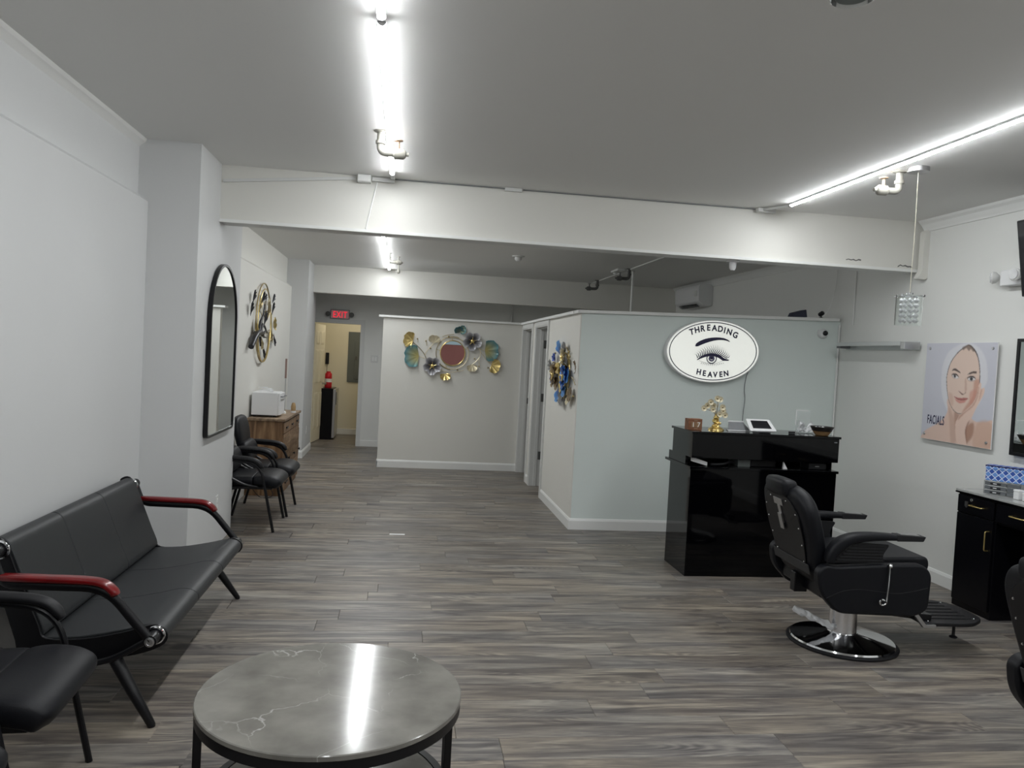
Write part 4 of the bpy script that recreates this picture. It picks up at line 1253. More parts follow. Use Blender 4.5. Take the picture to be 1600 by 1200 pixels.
# sculpture on the far partition wall (faces the camera)
t = thing('flower_wall_sculpture', 'wall sculpture of teal, grey and gold flowers around a round mirror, far partition', 'wall art', (0.650, PB - 0.004, 1.592))
fr = FACE_CAM.copy()
def bp(u, v):
    du, dv = u - 600, v - 862
    return (0.00185 * (du + 0.05 * dv), 0.00185 * (-dv + 0.054 * du))
MB().lathe([(0.163, 0.014), (0.163, 0.022)], 48, M=fr).build('round_mirror', M_MIRROR, t)
gring(0.168, 0.0065, 0.020, fr, 'mirror_ring', t, M_GOLD)
gring(0.218, 0.0055, 0.020, fr, 'outer_ring', t, M_PALEGOLD, a0=math.radians(-130), a1=math.radians(112))
gring(0.226, 0.0045, 0.016, fr, 'outer_ring', t, M_DARKGOLD, a0=math.radians(70), a1=math.radians(265), n=40)
for a in (20, 95, 170, 245, 320):
    a = math.radians(a)
    MB().tube([(0.168 * math.cos(a), 0.168 * math.sin(a), 0.018), (0.22 * math.cos(a), 0.22 * math.sin(a), 0.018)], 0.003, 6, M=fr).build('spoke', M_GOLD, t)
lv = []
for (u, v, r, a, kd) in ((312, 768, 76, 2.95, 'gold'), (352, 882, 112, 3.2, 'teal'), (545, 1012, 52, -1.5, 'gold'), (462, 788, 62, 1.5, 'pale'),
                         (650, 712, 48, 1.9, 'darkteal'), (655, 690, 46, 0.0, 'teal'), (838, 845, 108, 0.08, 'teal'), (742, 945, 58, -1.5, 'pale'), (885, 950, 72, -0.3, 'gold')):
    p = bp(u, v)
    lv.append((p[0], p[1], r * 0.00185, a, kd))
fw = []
GREY_I, GREY_O = (0.022, 0.02, 0.024), (0.62, 0.62, 0.66)
for (u, v, r) in ((450, 955, 68), (745, 775, 70)):
    p = bp(u, v)
    fw.append((p[0], p[1], r * 0.00185, GREY_I, GREY_O))
st = [[bp(*q) for q in s_] for s_ in ([(300, 772), (350, 815), (388, 860), (408, 905), (420, 930)], [(460, 790), (425, 830), (402, 862), (400, 882)], [(510, 985), (560, 1000), (620, 1000), (682, 988)],
                                      [(790, 825), (830, 885), (862, 925), (895, 950)], [(805, 850), (800, 890), (770, 925), (742, 948)], [(345, 762), (344, 782)], [(405, 775), (412, 810)], [(352, 882), (400, 900)], [(525, 742), (560, 730), (610, 724)], [(800, 830), (835, 845)], [(795, 950), (795, 905)])]
bd = [bp(*q) for q in ((343, 757), (405, 772), (438, 826), (570, 740), (635, 985), (762, 903), (795, 960), (862, 970))]
sculpture(fr, t, lv, fw, st, bd)

# blue and gold sculpture on the partition's side wall (faces -X); u = -(Y - Yc)
YC_, ZC_ = 7.72, 1.46
t = thing('blue_gold_wall_sculpture', 'blue and gold metal flower sculpture on the partition side wall by the doorways', 'wall art', (PX - 0.006, YC_, ZC_))
fr = FACE_LEFT.copy()
def sp(y, z):
    return (-(y - YC_), z - ZC_)
lv = []
for (y, z, r, a, kd) in ((7.95, 1.64, 0.155, 1.57, 'blue'), (8.17, 1.56, 0.10, 1.8, 'deepblue'), (7.94, 1.56, 0.13, -1.5, 'gold'), (8.24, 1.52, 0.11, -1.4, 'gold'), (7.70, 1.58, 0.12, 1.3, 'gold'),
                         (7.48, 1.52, 0.17, -1.5, 'blue'), (7.56, 1.50, 0.13, -1.7, 'deepblue'), (7.97, 1.40, 0.14, -2.0, 'brown'), (7.72, 1.38, 0.13, -1.2, 'gold'), (7.91, 1.29, 0.15, -1.5, 'blue'), (7.59, 1.34, 0.13, -1.4, 'blue'),
                         (7.70, 1.28, 0.16, -1.6, 'grey'), (7.30, 1.34, 0.15, -1.6, 'brown'), (7.54, 1.53, 0.10, 1.5, 'grey'), (7.66, 1.66, 0.11, 1.5, 'grey'), (7.16, 1.50, 0.10, 0.6, 'brown'), (8.22, 1.44, 0.12, -1.8, 'deepblue'),
                         (8.36, 1.50, 0.10, 2.6, 'grey'), (7.42, 1.25, 0.10, -1.2, 'pale'), (8.05, 1.46, 0.12, 2.5, 'brown'), (7.82, 1.46, 0.12, 0.5, 'olive')):
    p = sp(y, z)
    lv.append((p[0], p[1], r, a, kd))
fw = [(sp(7.68, 1.61) + (0.10, (0.2, 0.15, 0.05), (0.75, 0.68, 0.5))), (sp(8.12, 1.42) + (0.13, (0.05, 0.04, 0.03), (0.30, 0.22, 0.12))), (sp(7.60, 1.42) + (0.13, (0.02, 0.03, 0.10), (0.05, 0.20, 0.62)))]
st = [[sp(*q) for q in s_] for s_ in ([(8.5, 1.45), (8.3, 1.50), (8.1, 1.44)], [(7.50, 1.67), (7.62, 1.62), (7.72, 1.55), (7.8, 1.45)], [(7.41, 1.195), (7.44, 1.27), (7.52, 1.34), (7.6, 1.4)], [(7.16, 1.36), (7.3, 1.42), (7.5, 1.44)], [(8.36, 1.53), (8.28, 1.56), (8.2, 1.50)])]
bd = [sp(*q) for q in ((7.50, 1.667), (7.415, 1.195), (8.42, 1.50), (7.20, 1.25), (8.20, 1.65), (7.45, 1.62))]
sculpture(fr, t, lv, fw, st, bd)
gring(0.20, 0.006, 0.018, fr, 'ring', t, M_GOLD)
gring(0.255, 0.005, 0.018, fr, 'ring', t, M_GOLD)
MB().lathe([(0.195, 0.010), (0.195, 0.016)], 40, M=fr).build('round_mirror', M_MIRROR, t)

# ring sculpture with dark leaves on the hall wall (faces +X)
t = thing('ring_wall_sculpture', 'gold double ring wall sculpture with dark leaves and branches above the sideboard', 'wall art', (-1.60, 9.05, 1.82))
fr = FACE_RIGHT.copy()
gring(0.435, 0.008, 0.030, fr, 'outer_ring', t, M_DARKGOLD, a0=math.radians(35), a1=math.radians(393 - 45))
gring(0.405, 0.006, 0.045, fr, 'inner_ring', t, M_GOLD, a0=math.radians(70), a1=math.radians(420 - 30), cy=-0.03)
def hp(y, z):
    return (y - 9.05, z - 1.82)
lv = []
for (y, z, r, a, kd) in ((8.96, 2.02, .11, 1.57, 'bronze'), (8.80, 1.92, .12, 1.6, 'olive'), (9.12, 1.78, .14, 1.5, 'bronze'), (8.42, 2.0, .11, 1.5, 'bronze'), (8.32, 1.86, .12, 1.57, 'bronze'), (9.62, 1.93, .12, 1.57, 'bronze'),
                         (9.74, 1.80, .12, 0.9, 'gold'), (9.80, 1.72, .12, -1.6, 'bronze'), (9.55, 1.78, .13, -1.5, 'olive'), (9.30, 1.85, .18, 1.57, 'olive'), (8.60, 1.85, .17, -1.57, 'olive'), (9.10, 1.58, .12, -1.57, 'bronze'),
                         (8.96, 1.68, .12, -1.57, 'olive'), (9.32, 2.02, .10, 1.5, 'pale'), (9.05, 2.06, .08, 0.8, 'bronze'), (9.60, 2.06, .10, 1.2, 'bronze'), (9.00, 1.60, .09, -2.2, 'pale')):
    p = hp(y, z)
    lv.append((p[0], p[1], r, a, kd))
st = [[hp(*q) for q in s_] for s_ in ([(8.97, 2.05), (9.0, 1.9), (8.95, 1.80), (8.80, 1.70)], [(9.10, 2.05), (9.12, 1.93), (9.05, 1.86)], [(9.62, 1.95), (9.66, 1.80), (9.75, 1.66), (9.78, 1.60)], [(8.80, 1.66), (8.82, 1.55), (8.85, 1.50)], [(9.0, 1.9), (8.85, 1.95), (8.8, 2.0)], [(9.3, 1.7), (9.5, 1.75), (9.62, 1.72)])]
bd = [hp(*q) for q in ((8.81, 1.51), (9.74, 1.645), (9.12, 1.90), (9.2, 1.95))]
sculpture(fr, t, lv, [], st, bd)
br_ = MB()
for pts, rr in (([(8.30, 1.55), (8.42, 1.63), (8.58, 1.69), (8.78, 1.71), (8.95, 1.70), (9.10, 1.73)], [.030, .036, .034, .030, .018, .010]),
                ([(8.78, 1.71), (8.88, 1.80), (9.02, 1.78), (9.20, 1.71)], [.024, .016, .013, .008]),
                ([(8.70, 1.70), (8.76, 1.82), (8.92, 1.90), (8.98, 2.02)], [.022, .014, .010, .007]),
                ([(8.90, 1.69), (9.02, 1.66), (9.15, 1.66)], [.020, .012, .007]), ([(8.78, 1.66), (8.82, 1.56)], [.012, .007])):
    br_.tube([(hp(*q)[0], hp(*q)[1], 0.05) for q in pts], rr, 8, M=fr)
br_.build('branch', M_BRONZE, t, angle=60)['label'] = 'thick dark forked branch reaching out of the ring'

# ---------------------------------------------------------------- end of the hall
t = thing('exit_sign', 'lit red EXIT sign above the open doorway at the end of the hall', 'sign', (-1.052, 12.93, 2.115))
MB().box(-0.150, 0.150, -0.045, 0, -0.072, 0.075).build('housing', M_GREYPL, t, bevel=0.004)
MB().box(-0.138, 0.138, -0.047, -0.0452, -0.062, 0.065).build('face', mat('exit_face', srgb(140, 130, 130), 0.5, emit=(0.9, 0.35, 0.36, 1), estr=0.10), t)
vs, fs = text_mesh('EXIT', 0.140, Matrix.Translation((0, -0.0495, -0.050)) @ FACE_CAM, 0.001, 0.72, 0.0005)
MB().add(vs, fs).build('lettering', mat('exit_letters', srgb(220, 20, 40), 0.5, emit=(1.0, 0.02, 0.05, 1), estr=0.9), t, smooth=False)
for s_ in (-1, 1):
    o = MB().lathe([(0.010, 0.0), (0.022, 0.020), (0.038, 0.045), (0.040, 0.055), (0.034, 0.056)], 16, M=TR(s_ * 0.185, -0.02, 0.0, rx=math.pi / 2))
    o = o.build('lamp_head', M_DARKPIPE, t)
    MB().tube([(s_ * 0.151, -0.02, 0.0), (s_ * 0.178, -0.02, 0.0)], 0.007, 8).build('lamp_arm', M_DARKPIPE, t)
def plate(name, label, cat, loc, F, w=0.075, h=0.118, kind='switch'):
    t = thing(name, label, cat, loc)
    MB().prism(fillet([(-w / 2, -h / 2), (w / 2, -h / 2), (w / 2, h / 2), (-w / 2, h / 2)], 0.006, 3), 0.0, 0.006, 'xy', M=F).build('cover_plate', M_CASE, t, bevel=0.0015)
    if kind == 'switch':
        for dx in ((-0.022, 0.022) if w > 0.1 else (0,)):
            MB().box(dx - 0.016, dx + 0.016, -0.032, 0.032, 0.0062, 0.009, M=F).build('rocker', M_TRIM, t)
    else:
        for dy in (-0.022, 0.022):
            MB().prism(fillet([(-0.016, dy - 0.014), (0.016, dy - 0.014), (0.016, dy + 0.014), (-0.016, dy + 0.014)], 0.006, 3), 0.0062, 0.0085, 'xy', M=F).build('socket', M_TRIM, t)
    return t
plate('light_switch', 'white double light switch on the end wall right of the doorway', 'switch', (-0.478, 12.93, 1.43), FACE_CAM, 0.12, 0.12)
plate('wall_outlet', 'white wall outlet low on the far hall column', 'outlet', (-1.375, 11.80, 0.35), FACE_RIGHT, kind='outlet')
plate('wall_outlet', 'white wall outlet low on the near column behind the red armrest', 'outlet', (XC, 6.264, 0.345), FACE_RIGHT, kind='outlet')

# back room contents
t = thing('mini_fridge', 'black and grey mini fridge just inside the back room', 'fridge', (-1.315, 14.0, 0))
MB().box(-0.155, 0.14, -0.30, 0.30, 0.0, 0.875).build('body', M_MATTEBLACK, t, bevel=0.004)
MB().box(0.1405, 0.185, -0.30, 0.30, 0.03, 0.865).build('door', M_STEEL, t, bevel=0.004)
MB().box(0.186, 0.20, -0.27, -0.24, 0.60, 0.82).build('handle', M_GREYPL, t, bevel=0.003)
t = thing('red_bottle', 'red and white bag shaped bottle on the mini fridge', 'bottle', (-1.285, 13.93, 0.876))
MB().lathe([(0.055, 0), (0.062, 0.01), (0.062, 0.09), (0.052, 0.12), (0.055, 0.15), (0.060, 0.17), (0.058, 0.24), (0.045, 0.26)], 18).build('bottle', M_RED, t)
MB().lathe([(0.0632, 0.10), (0.060, 0.115), (0.0605, 0.145), (0.063, 0.16)], 18, cap=False).build('wrapper', M_WHITE, t)
MB().lathe([(0.036, 0.261), (0.036, 0.285)], 14).build('lid', M_RED, t)
t = thing('electric_panel', 'dark grey electric panel on the back room wall', 'panel', (-0.80, 14.648, 1.42))
MB().box(-0.22, 0.26, -0.018, 0, -0.46, 0.46).build('cabinet', M_PANELGREY, t, bevel=0.003)
o = MB().box(-0.10, 0.22, -0.026, -0.0185, -0.40, 0.30).build('door', M_PANELGREY, t, bevel=0.003)
MB().box(-0.085, -0.05, -0.036, -0.0265, -0.05, 0.02).build('latch', M_DARKPIPE, o, bevel=0.002)
t = thing('wall_phone', 'black wall phone on the back room wall beside the door leaf', 'phone', (-1.385, 14.65, 1.38))
MB().box(-0.03, 0.03, -0.03, 0, -0.11, 0.10).build('handset', M_BLACKPLASTIC, t, bevel=0.008)
MB().tube([(0, -0.01, -0.1105), (0, -0.008, -0.48)], 0.003, 6).build('cord', M_BLACKPLASTIC, t)

# ================================================================ RIGHT SIDE
# oval light sign
t = thing('oval_sign', 'lit white oval sign with an eye reading THREADING HEAVEN on the grey green wall', 'sign', (2.888, PY, 1.742))
t.rotation_euler = (0, -math.radians(2.3), 0)
A_, B_, DP = 0.464, 0.298, 0.075
rs = []
for (s_, y) in ((0.97, 0.0), (1.0, -0.006), (1.0, -DP + 0.006), (0.985, -DP)):
    rs.append([(A_ * s_ * math.cos(a), y, (B_ - A_ * (1 - s_)) * math.sin(a)) for a in [2 * math.pi * i / 96 for i in range(96)]])
MB().rings([r[::-1] for r in rs]).build('casing', M_WHITEPL, t, angle=40)
M_SIGN = mat('lit_sign_face', srgb(246, 246, 238), 0.4, emit=(0.97, 1.0, 0.95, 1), estr=0.42)
yf = -DP - 0.0015
MB().rings([[(0.452 * math.cos(a), y, 0.288 * math.sin(a)) for a in [-2 * math.pi * i / 96 for i in range(96)]] for y in (-DP - 0.0002, yf)]).build('face', M_SIGN, t, smooth=False)
ol = MB()
rs = []
for (ra, rb, y) in ((0.434, 0.276, yf - 0.0002), (0.434, 0.276, yf - 0.0012), (0.4255, 0.2675, yf - 0.0012), (0.4255, 0.2675, yf - 0.0002)):
    rs.append([(ra * math.cos(a), y, rb * math.sin(a)) for a in [2 * math.pi * i / 96 for i in range(96)]])
ol.rings(rs, loop=True).build('outline', M_NAVY, t, smooth=False)
# lettering: arched top word, arched bottom word
def sign_text(word, size, pos, name):
    mb = MB()
    for ch, (x, z, ang) in zip(word, pos):
        M = Matrix.Translation((x, yf - 0.0008, z)) @ Matrix.Rotation(-ang, 4, 'Y') @ FACE_CAM
        vs, fs = text_mesh(ch, size, M, 0.0006, 0.92, 0.0028)
        mb.add(vs, fs)
    return mb.build(name, M_NAVY, t, smooth=False)
def spx(u, v):      # from the close view of the sign to sign metres (photo roll removed)
    du, dv = u - 515, v - 368
    return (0.001165 * du, -0.001165 * (dv - 0.0 * du))
top_u = [(347, 230), (391, 213), (435, 202), (484, 194), (533, 196), (582, 203), (617, 213), (655, 226), (705, 250)]
ang_t = [0.22, 0.20, 0.10, 0.03, -0.04, -0.10, -0.19, -0.27, -0.36]
pos = [(0.001165 * (u - 528), -0.00113 * (v - 368), a) for (u, v), a in zip(top_u, ang_t)]
sign_text('THREADING', 0.078, pos, 'lettering')
bot_u = [(390, 562), (437, 573), (487, 583), (533, 584), (582, 581), (628, 573)]
ang_b = [-0.17, -0.12, -0.06, 0.0, 0.07, 0.13]
pos = [(0.001165 * (u - 512), -0.00113 * (v - 368), a) for (u, v), a in zip(bot_u, ang_b)]
sign_text('HEAVEN', 0.072, pos, 'lettering')
def flat(mb, pts, th=0.0012):
    P = [(0.001165 * (u - 515), -0.00113 * (v - 368)) for u, v in pts]
    mb.prism(P, yf - th, yf - 0.0001, 'xz')
mb = MB()
flat(mb, smoothpts([(362, 330), (368, 305), (410, 278), (470, 258), (540, 251), (600, 256), (640, 272), (658, 290)], 5) + smoothpts([(655, 288), (610, 275), (550, 274), (490, 287), (430, 308), (385, 328)], 5))
mb.build('eyebrow', M_NAVY, t, smooth=False)
mb = MB()
flat(mb, smoothpts([(375, 442), (410, 412), (455, 392), (510, 385), (565, 397), (610, 425), (652, 438), (640, 446)], 5) + smoothpts([(598, 446), (555, 420), (510, 409), (462, 413), (415, 428), (385, 442)], 5))
# lashes
rng = random.Random(2)
for i in range(19):
    q = i / 18
    u0 = 385 + 235 * q
    v0 = 436 - 46 * math.sin(math.pi * (0.08 + 0.84 * q)) 
    ln = 30 + 54 * math.sin(math.pi * min(1, q * 0.75 + 0.12))
    an = math.radians(128 - 98 * q)
    cx_, cy_ = u0 + ln * 0.55 * math.cos(an - 0.25), v0 - ln * 0.55 * math.sin(an - 0.25)
    ex, ey = u0 + ln * math.cos(an + 0.12), v0 - ln * math.sin(an + 0.12)
    nx, ny = -math.sin(an) * 4.6, -math.cos(an) * 4.6
    flat(mb, [(u0 - nx, v0 - ny), (cx_ - nx * 0.55, cy_ - ny * 0.55), (ex, ey), (cx_ + nx * 0.55, cy_ + ny * 0.55), (u0 + nx, v0 + ny)], 0.0014)
for i in range(13):
    q = i / 12
    u0 = 420 + 180 * q
    v0 = 462 + 12 * math.sin(math.pi * q)
    an = math.radians(-115 + 60 * q)
    ex, ey = u0 + 20 * math.cos(an), v0 - 20 * math.sin(an)
    flat(mb, [(u0 - 2.6, v0), (ex, ey), (u0 + 2.6, v0)], 0.0014)
low = smoothpts([(395, 445), (430, 458), (500, 472), (560, 462), (600, 445)], 5)
for a, b in zip(low[:-1], low[1:]):
    flat(mb, [(a[0], a[1] - 1.2), (b[0], b[1] - 1.2), (b[0], b[1] + 1.2), (a[0], a[1] + 1.2)], 0.001)
mb.build('lashes', M_NAVY, t, smooth=False)
def disc(name, u, v, r0, r1, m_, th):
    P0 = [(0.001165 * (u - 515 + r1 * math.cos(a)), -0.00113 * (v - 368 + r1 * 1.0 * math.sin(a))) for a in [2 * math.pi * i / 32 for i in range(32)]]
    mb = MB()
    if r0:
        P1 = [(0.001165 * (u - 515 + r0 * math.cos(a)), -0.00113 * (v - 368 + r0 * math.sin(a))) for a in [2 * math.pi * i / 32 for i in range(32)]]
        mb.rings([[(p[0], yf - 0.0002, p[1]) for p in P0], [(p[0], yf - th, p[1]) for p in P0], [(p[0], yf - th, p[1]) for p in P1], [(p[0], yf - 0.0002, p[1]) for p in P1]], loop=True)
    else:
        mb.prism(P0, yf - th, yf - 0.0002, 'xz')
    mb.build(name, m_, t, smooth=False)
disc('iris', 502, 428, 36, 44, M_NAVY, 0.0009)
disc('iris', 502, 428, 12, 26, mat('iris_ink', srgb(92, 88, 120), 0.5), 0.0009)
disc('pupil', 502, 424, 0, 13, M_NAVY, 0.0012)
# sign cord down to the desk
tag(MB().tube(smoothpts([(3.295, 7.165, 1.62), (3.262, 7.168, 1.52), (3.250, 7.168, 1.40), (3.262, 7.168, 1.30), (3.254, 7.168, 1.18), (3.250, 7.168, 0.95), (3.252, 7.168, 0.6)], 6), 0.0035, 6).build('sign_cord', M_GREYPL), 'thin grey cord hanging from the oval sign', 'cord')

# dome camera under the cap board
t = thing('dome_camera', 'white round security camera with black lens near the right end of the grey green wall', 'camera', (4.01, PY, 1.975))
MB().lathe([(0.048, 0), (0.048, 0.02), (0.040, 0.045), (0.026, 0.058)], 24, M=FACE_CAM).build('housing', M_WHITEPL, t)
MB().lathe([(0.025, 0.0585), (0.025, 0.066), (0.012, 0.072), (0.0, 0.073)], 18, M=FACE_CAM @ TR(0.004, 0.002, 0), cap=False).build('lens', M_SCREEN, t)
# box and little camera on the cap board
tag(MB().prism(fillet([(0.0, 0.0), (0.155, 0.0), (0.143, 0.075), (0.02, 0.042)], 0.006, 3), 0, 0.10, 'xz', M=TR(3.70, PY + 0.01, ptop(3.75) + 0.031, ry=-0.0275)).build('router_box', mat('navy_box', srgb(40, 44, 62), 0.5), bevel=0.002), 'dark navy wedge shaped box on the partition cap board', 'box')
t = thing('cap_camera', 'tiny black and white camera on the partition cap board beside the navy box', 'camera', (4.02, PY + 0.05, ptop(4.02) + 0.031))
MB().lathe([(0.020, 0), (0.018, 0.006), (0.007, 0.010), (0.007, 0.022)], 12).build('foot', M_BLACKPLASTIC, t)
MB().lathe([(0.018, -0.025), (0.022, -0.015), (0.022, 0.018), (0.014, 0.028)], 14, M=TR(0, 0, 0.042, rx=math.radians(60), rz=0.5)).build('head', M_BLACKPLASTIC, t)
MB().lathe([(0.008, 0), (0.008, 0.018)], 10, M=TR(0.018, -0.012, 0.022)).build('plug', M_WHITEPL, t)
tag(MB().tube(smoothpts([(4.05, PY + 0.06, ptop(4.05) + 0.05), (4.11, PY + 0.07, 2.22), (4.155, PY + 0.09, 2.34), (4.178, PY + 0.09, 2.48), (4.186, PY + 0.09, 2.68)], 6), 0.005, 6).build('camera_cable', M_TRIM), 'pale cable looping from the cap board camera up the right wall', 'cable')
tag(MB().tube([(4.185, PY - 0.012, 0.12), (4.185, PY - 0.012, ptop(4.185) - 0.03)], 0.010, 8).build('corner_conduit', M_TRIM), 'white conduit in the corner right of the grey green wall', 'conduit')
tag(MB().tube([(4.19, 6.95, 2.06), (4.19, 6.95, ZH - 0.10)], 0.006, 8).build('wall_cable', M_TRIM), 'thin white cable running up the right wall behind the beam', 'cable')

# air conditioner on the right wall behind the partition
t = thing('air_conditioner', 'white wall air conditioner high on the right wall beyond the partition', 'air conditioner', (XR, 10.95, 2.585))
MB().prism(fillet([(0, -0.15), (0, 0.15), (-0.18, 0.15), (-0.21, 0.10), (-0.20, -0.09), (-0.12, -0.15)], 0.025), -0.48, 0.48, 'xz').build('casing', M_WHITEPL, t, bevel=0.006)
for i in range(3):
    MB().box(-0.185 + i * 0.02, -0.17 + i * 0.02, -0.34, 0.34, -0.152 + 0.02 - i * 0.014, -0.135 + 0.012 - i * 0.014).build('louver', M_BLACKPLASTIC, t)
MB().box(-0.2125, -0.207, -0.42, -0.33, -0.02, 0.06).build('display', M_CASE, t)

# glass shelf on the right wall
t = thing('glass_shelf', 'glass wall shelf with a grey metal rail left of the facial poster', 'shelf', (XR, 6.49, 1.845))
M_ALU = mat('pale_aluminium', srgb(205, 208, 208), 0.3, 0.4)
MB().box(-0.150, -0.022, -0.50, 0.46, 0.020, 0.032).build('pane', M_GLASS, t, bevel=0.002)
MB().box(-0.020, 0, -0.53, 0.53, -0.022, 0.050).build('rail', M_ALU, t, bevel=0.003)
MB().box(-0.160, -0.1505, -0.50, 0.46, 0.008, 0.044).build('front_rail', M_ALU, t, bevel=0.003)
MB().box(-0.160, -0.0205, -0.560, -0.502, -0.020, 0.040).build('end_bracket', M_STEEL, t, bevel=0.004)
MB().box(-0.120, -0.0205, 0.462, 0.53, -0.010, 0.019).build('end_bracket', M_GREYPL, t, bevel=0.004)

# pendant lamp with crystals
t = thing('pendant_lamp', 'glass cylinder pendant lamp with crystal strands on a thin cord', 'lamp', (3.06, 4.476, ZC))
MB().lathe([(0.062, 0.0), (0.062, -0.028), (0.058, -0.030), (0.0, -0.030)][::-1], 32, cap=False).build('canopy', M_STEEL, t)
MB().tube([(0, 0, -0.03), (0.004, 0, -0.40), (0.0, 0, -0.765)], 0.0022, 6).build('cord', mat('silver_cord', srgb(190, 186, 170), 0.4, 0.3), t)
MB().lathe([(0.020, -0.775), (0.020, -0.765), (0.004, -0.76)][::-1], 14).build('cap', M_CHROME, t)
rs = []
for r, z in ((0.076, -0.965), (0.076, -0.780), (0.072, -0.780), (0.072, -0.965)):
    rs.append([(r * math.cos(a), r * math.sin(a), z) for a in [2 * math.pi * i / 40 for i in range(40)]])
MB().rings(rs, loop=True).build('glass_shade', M_GLASS, t)
for a in (0.5, 0.5 + math.pi / 2):
    M = TR(0, 0, -0.786, rz=a)
    o = MB().tube([(-0.088, 0, 0), (0.088, 0, 0)], 0.003, 8, M=M)
    o.build('cross_bar', M_CHROME, t)
for s_ in (0.5, 0.5 + math.pi, 0.5 + math.pi / 2, 0.5 - math.pi / 2):
    MB().tube([(0.080 * math.cos(s_), 0.080 * math.sin(s_), -0.786), (0.092 * math.cos(s_), 0.092 * math.sin(s_), -0.786)], 0.007, 10).build('finial', M_CHROME, t)
M_CRYS = mat('crystal', (0.95, 0.96, 0.98, 1), 0.06, trans=0.25, ior=1.7, spec=1.0)
cr_me = None
for k_ in range(9):
    a = 2 * math.pi * k_ / 9
    for j in range(5):
        if cr_me is None:
            m_ = MB()
            m_.rings([[(0.0115 * q * math.cos(b), 0.0115 * q * math.sin(b), w) for b in [2 * math.pi * jj / 6 for jj in range(6)]] for q, w in ((0.15, -0.014), (1, -0.003), (1, 0.003), (0.15, 0.014))])
            o = m_.build('crystal', M_CRYS, t, smooth=False)
            cr_me = o.data
        else:
            o = bpy.data.objects.new('crystal', cr_me)
            COL.objects.link(o)
            o.parent = t
        o.location = (0.046 * math.cos(a), 0.046 * math.sin(a), -0.812 - j * 0.031)
        o.rotation_euler = (0, 0, k_ + j)

# ---------------------------------------------------------------- facial poster
t = thing('facial_poster', 'square poster of a woman in a white towel reading FACIALS on the right wall', 'poster', (XR - 0.03, 5.447, 1.495))
S_ = 0.382
MB().box(0, 0.006, -S_ - 0.002, S_ + 0.002, -S_ - 0.002, S_ + 0.002).build('board', M_WHITE, t)
def inpoly(px, py, poly):
    res = np.zeros(px.shape, bool)
    n = len(poly)
    for i in range(n):
        x1, y1 = poly[i]
        x2, y2 = poly[(i + 1) % n]
        if y1 == y2:
            continue
        c = ((py >= y1) != (py >= y2)) & (px < (x2 - x1) * (py - y1) / (y2 - y1) + x1)
        res ^= c
    return res
def blur(a, k):
    for _ in range(k):
        p = np.pad(a, 1, mode='edge')
        a = (p[1:-1, 1:-1] * 2 + p[:-2, 1:-1] + p[2:, 1:-1] + p[1:-1, :-2] + p[1:-1, 2:]) / 6
    return a
N = 190
s, v = np.meshgrid((np.arange(N) + 0.5) / N, (np.arange(N) + 0.5) / N)
TL, TRc, BR, BL = (52, 45), (838, 40), (765, 1150), (22, 1028)
PXs = (1 - s) * (1 - v) * TL[0] + s * (1 - v) * TRc[0] + s * v * BR[0] + (1 - s) * v * BL[0]
PYs = (1 - s) * (1 - v) * TL[1] + s * (1 - v) * TRc[1] + s * v * BR[1] + (1 - s) * v * BL[1]
img = np.zeros((N, N, 3))
def C3(r, g, b):
    return np.array(srgb(r, g, b)[:3])
img[:] = C3(201, 202, 212)
def paint(poly, col, soft=1, alpha=1.0, smooth=True):
    P = smoothpts(poly, 6, True) if smooth else poly
    m_ = blur(inpoly(PXs, PYs, P).astype(float), soft) * alpha
    img[:] = img * (1 - m_[..., None]) + C3(*col) * m_[..., None]
SK = (222, 194, 180)
paint([(270, 640), (240, 360), (300, 160), (420, 70), (545, 45), (650, 100), (720, 230), (735, 430), (700, 520), (640, 700), (400, 820)], (216, 216, 222), 5)
paint([(10, 1060), (70, 960), (200, 890), (290, 820), (325, 740), (330, 620), (560, 620), (570, 800), (620, 865), (720, 872), (790, 872), (800, 1200), (0, 1200)], SK, 2)
paint([(400, 760), (470, 800), (560, 700), (560, 820), (520, 900), (430, 960), (405, 900)], (176, 136, 118), 8, 0.8)
paint([(330, 700), (365, 760), (420, 900), (420, 1080), (370, 1100), (350, 900)], (196, 160, 142), 8, 0.6)
paint([(530, 920), (600, 880), (600, 1000), (540, 1090), (500, 1060)], (166, 122, 100), 8, 0.8)
paint([(640, 880), (780, 890), (780, 1180), (600, 1130)], (204, 166, 144), 10, 0.6)
face = [(300, 450), (305, 360), (345, 240), (420, 140), (490, 90), (545, 65), (600, 110), (640, 190), (660, 310), (660, 450), (640, 560), (590, 680), (520, 755), (460, 788), (400, 760), (350, 690), (318, 590)]
paint(face, (60, 50, 48), 1)
face2 = [(306, 455), (311, 362), (350, 245), (424, 148), (492, 98), (540, 78), (592, 125), (632, 195), (653, 312), (654, 450), (636, 558), (588, 676), (520, 750), (460, 782), (402, 755), (353, 686), (322, 590)]
paint(face2, (224, 200, 186), 1)
paint([(470, 92), (540, 66), (600, 118), (588, 140), (560, 110), (540, 130), (510, 100), (480, 120)], (110, 92, 82), 2, 0.8)
paint([(600, 450), (652, 430), (640, 580), (585, 690), (480, 780), (520, 700), (590, 600)], (196, 142, 122), 7, 0.75)
paint([(560, 560), (620, 540), (600, 640), (560, 690)], (206, 140, 122), 8, 0.6)
paint([(330, 560), (380, 600), (380, 700), (350, 680)], (208, 172, 156), 6, 0.6)
paint([(362, 335), (372, 316), (400, 312), (440, 338), (455, 362), (420, 345), (385, 332)], (70, 54, 50), 1, 0.95)
paint([(530, 375), (560, 352), (600, 340), (625, 345), (622, 366), (590, 364), (555, 372)], (70, 54, 50), 1, 0.95)
paint([(356, 372), (385, 358), (420, 372), (438, 408), (400, 418), (372, 405)], (120, 96, 90), 2, 0.6)
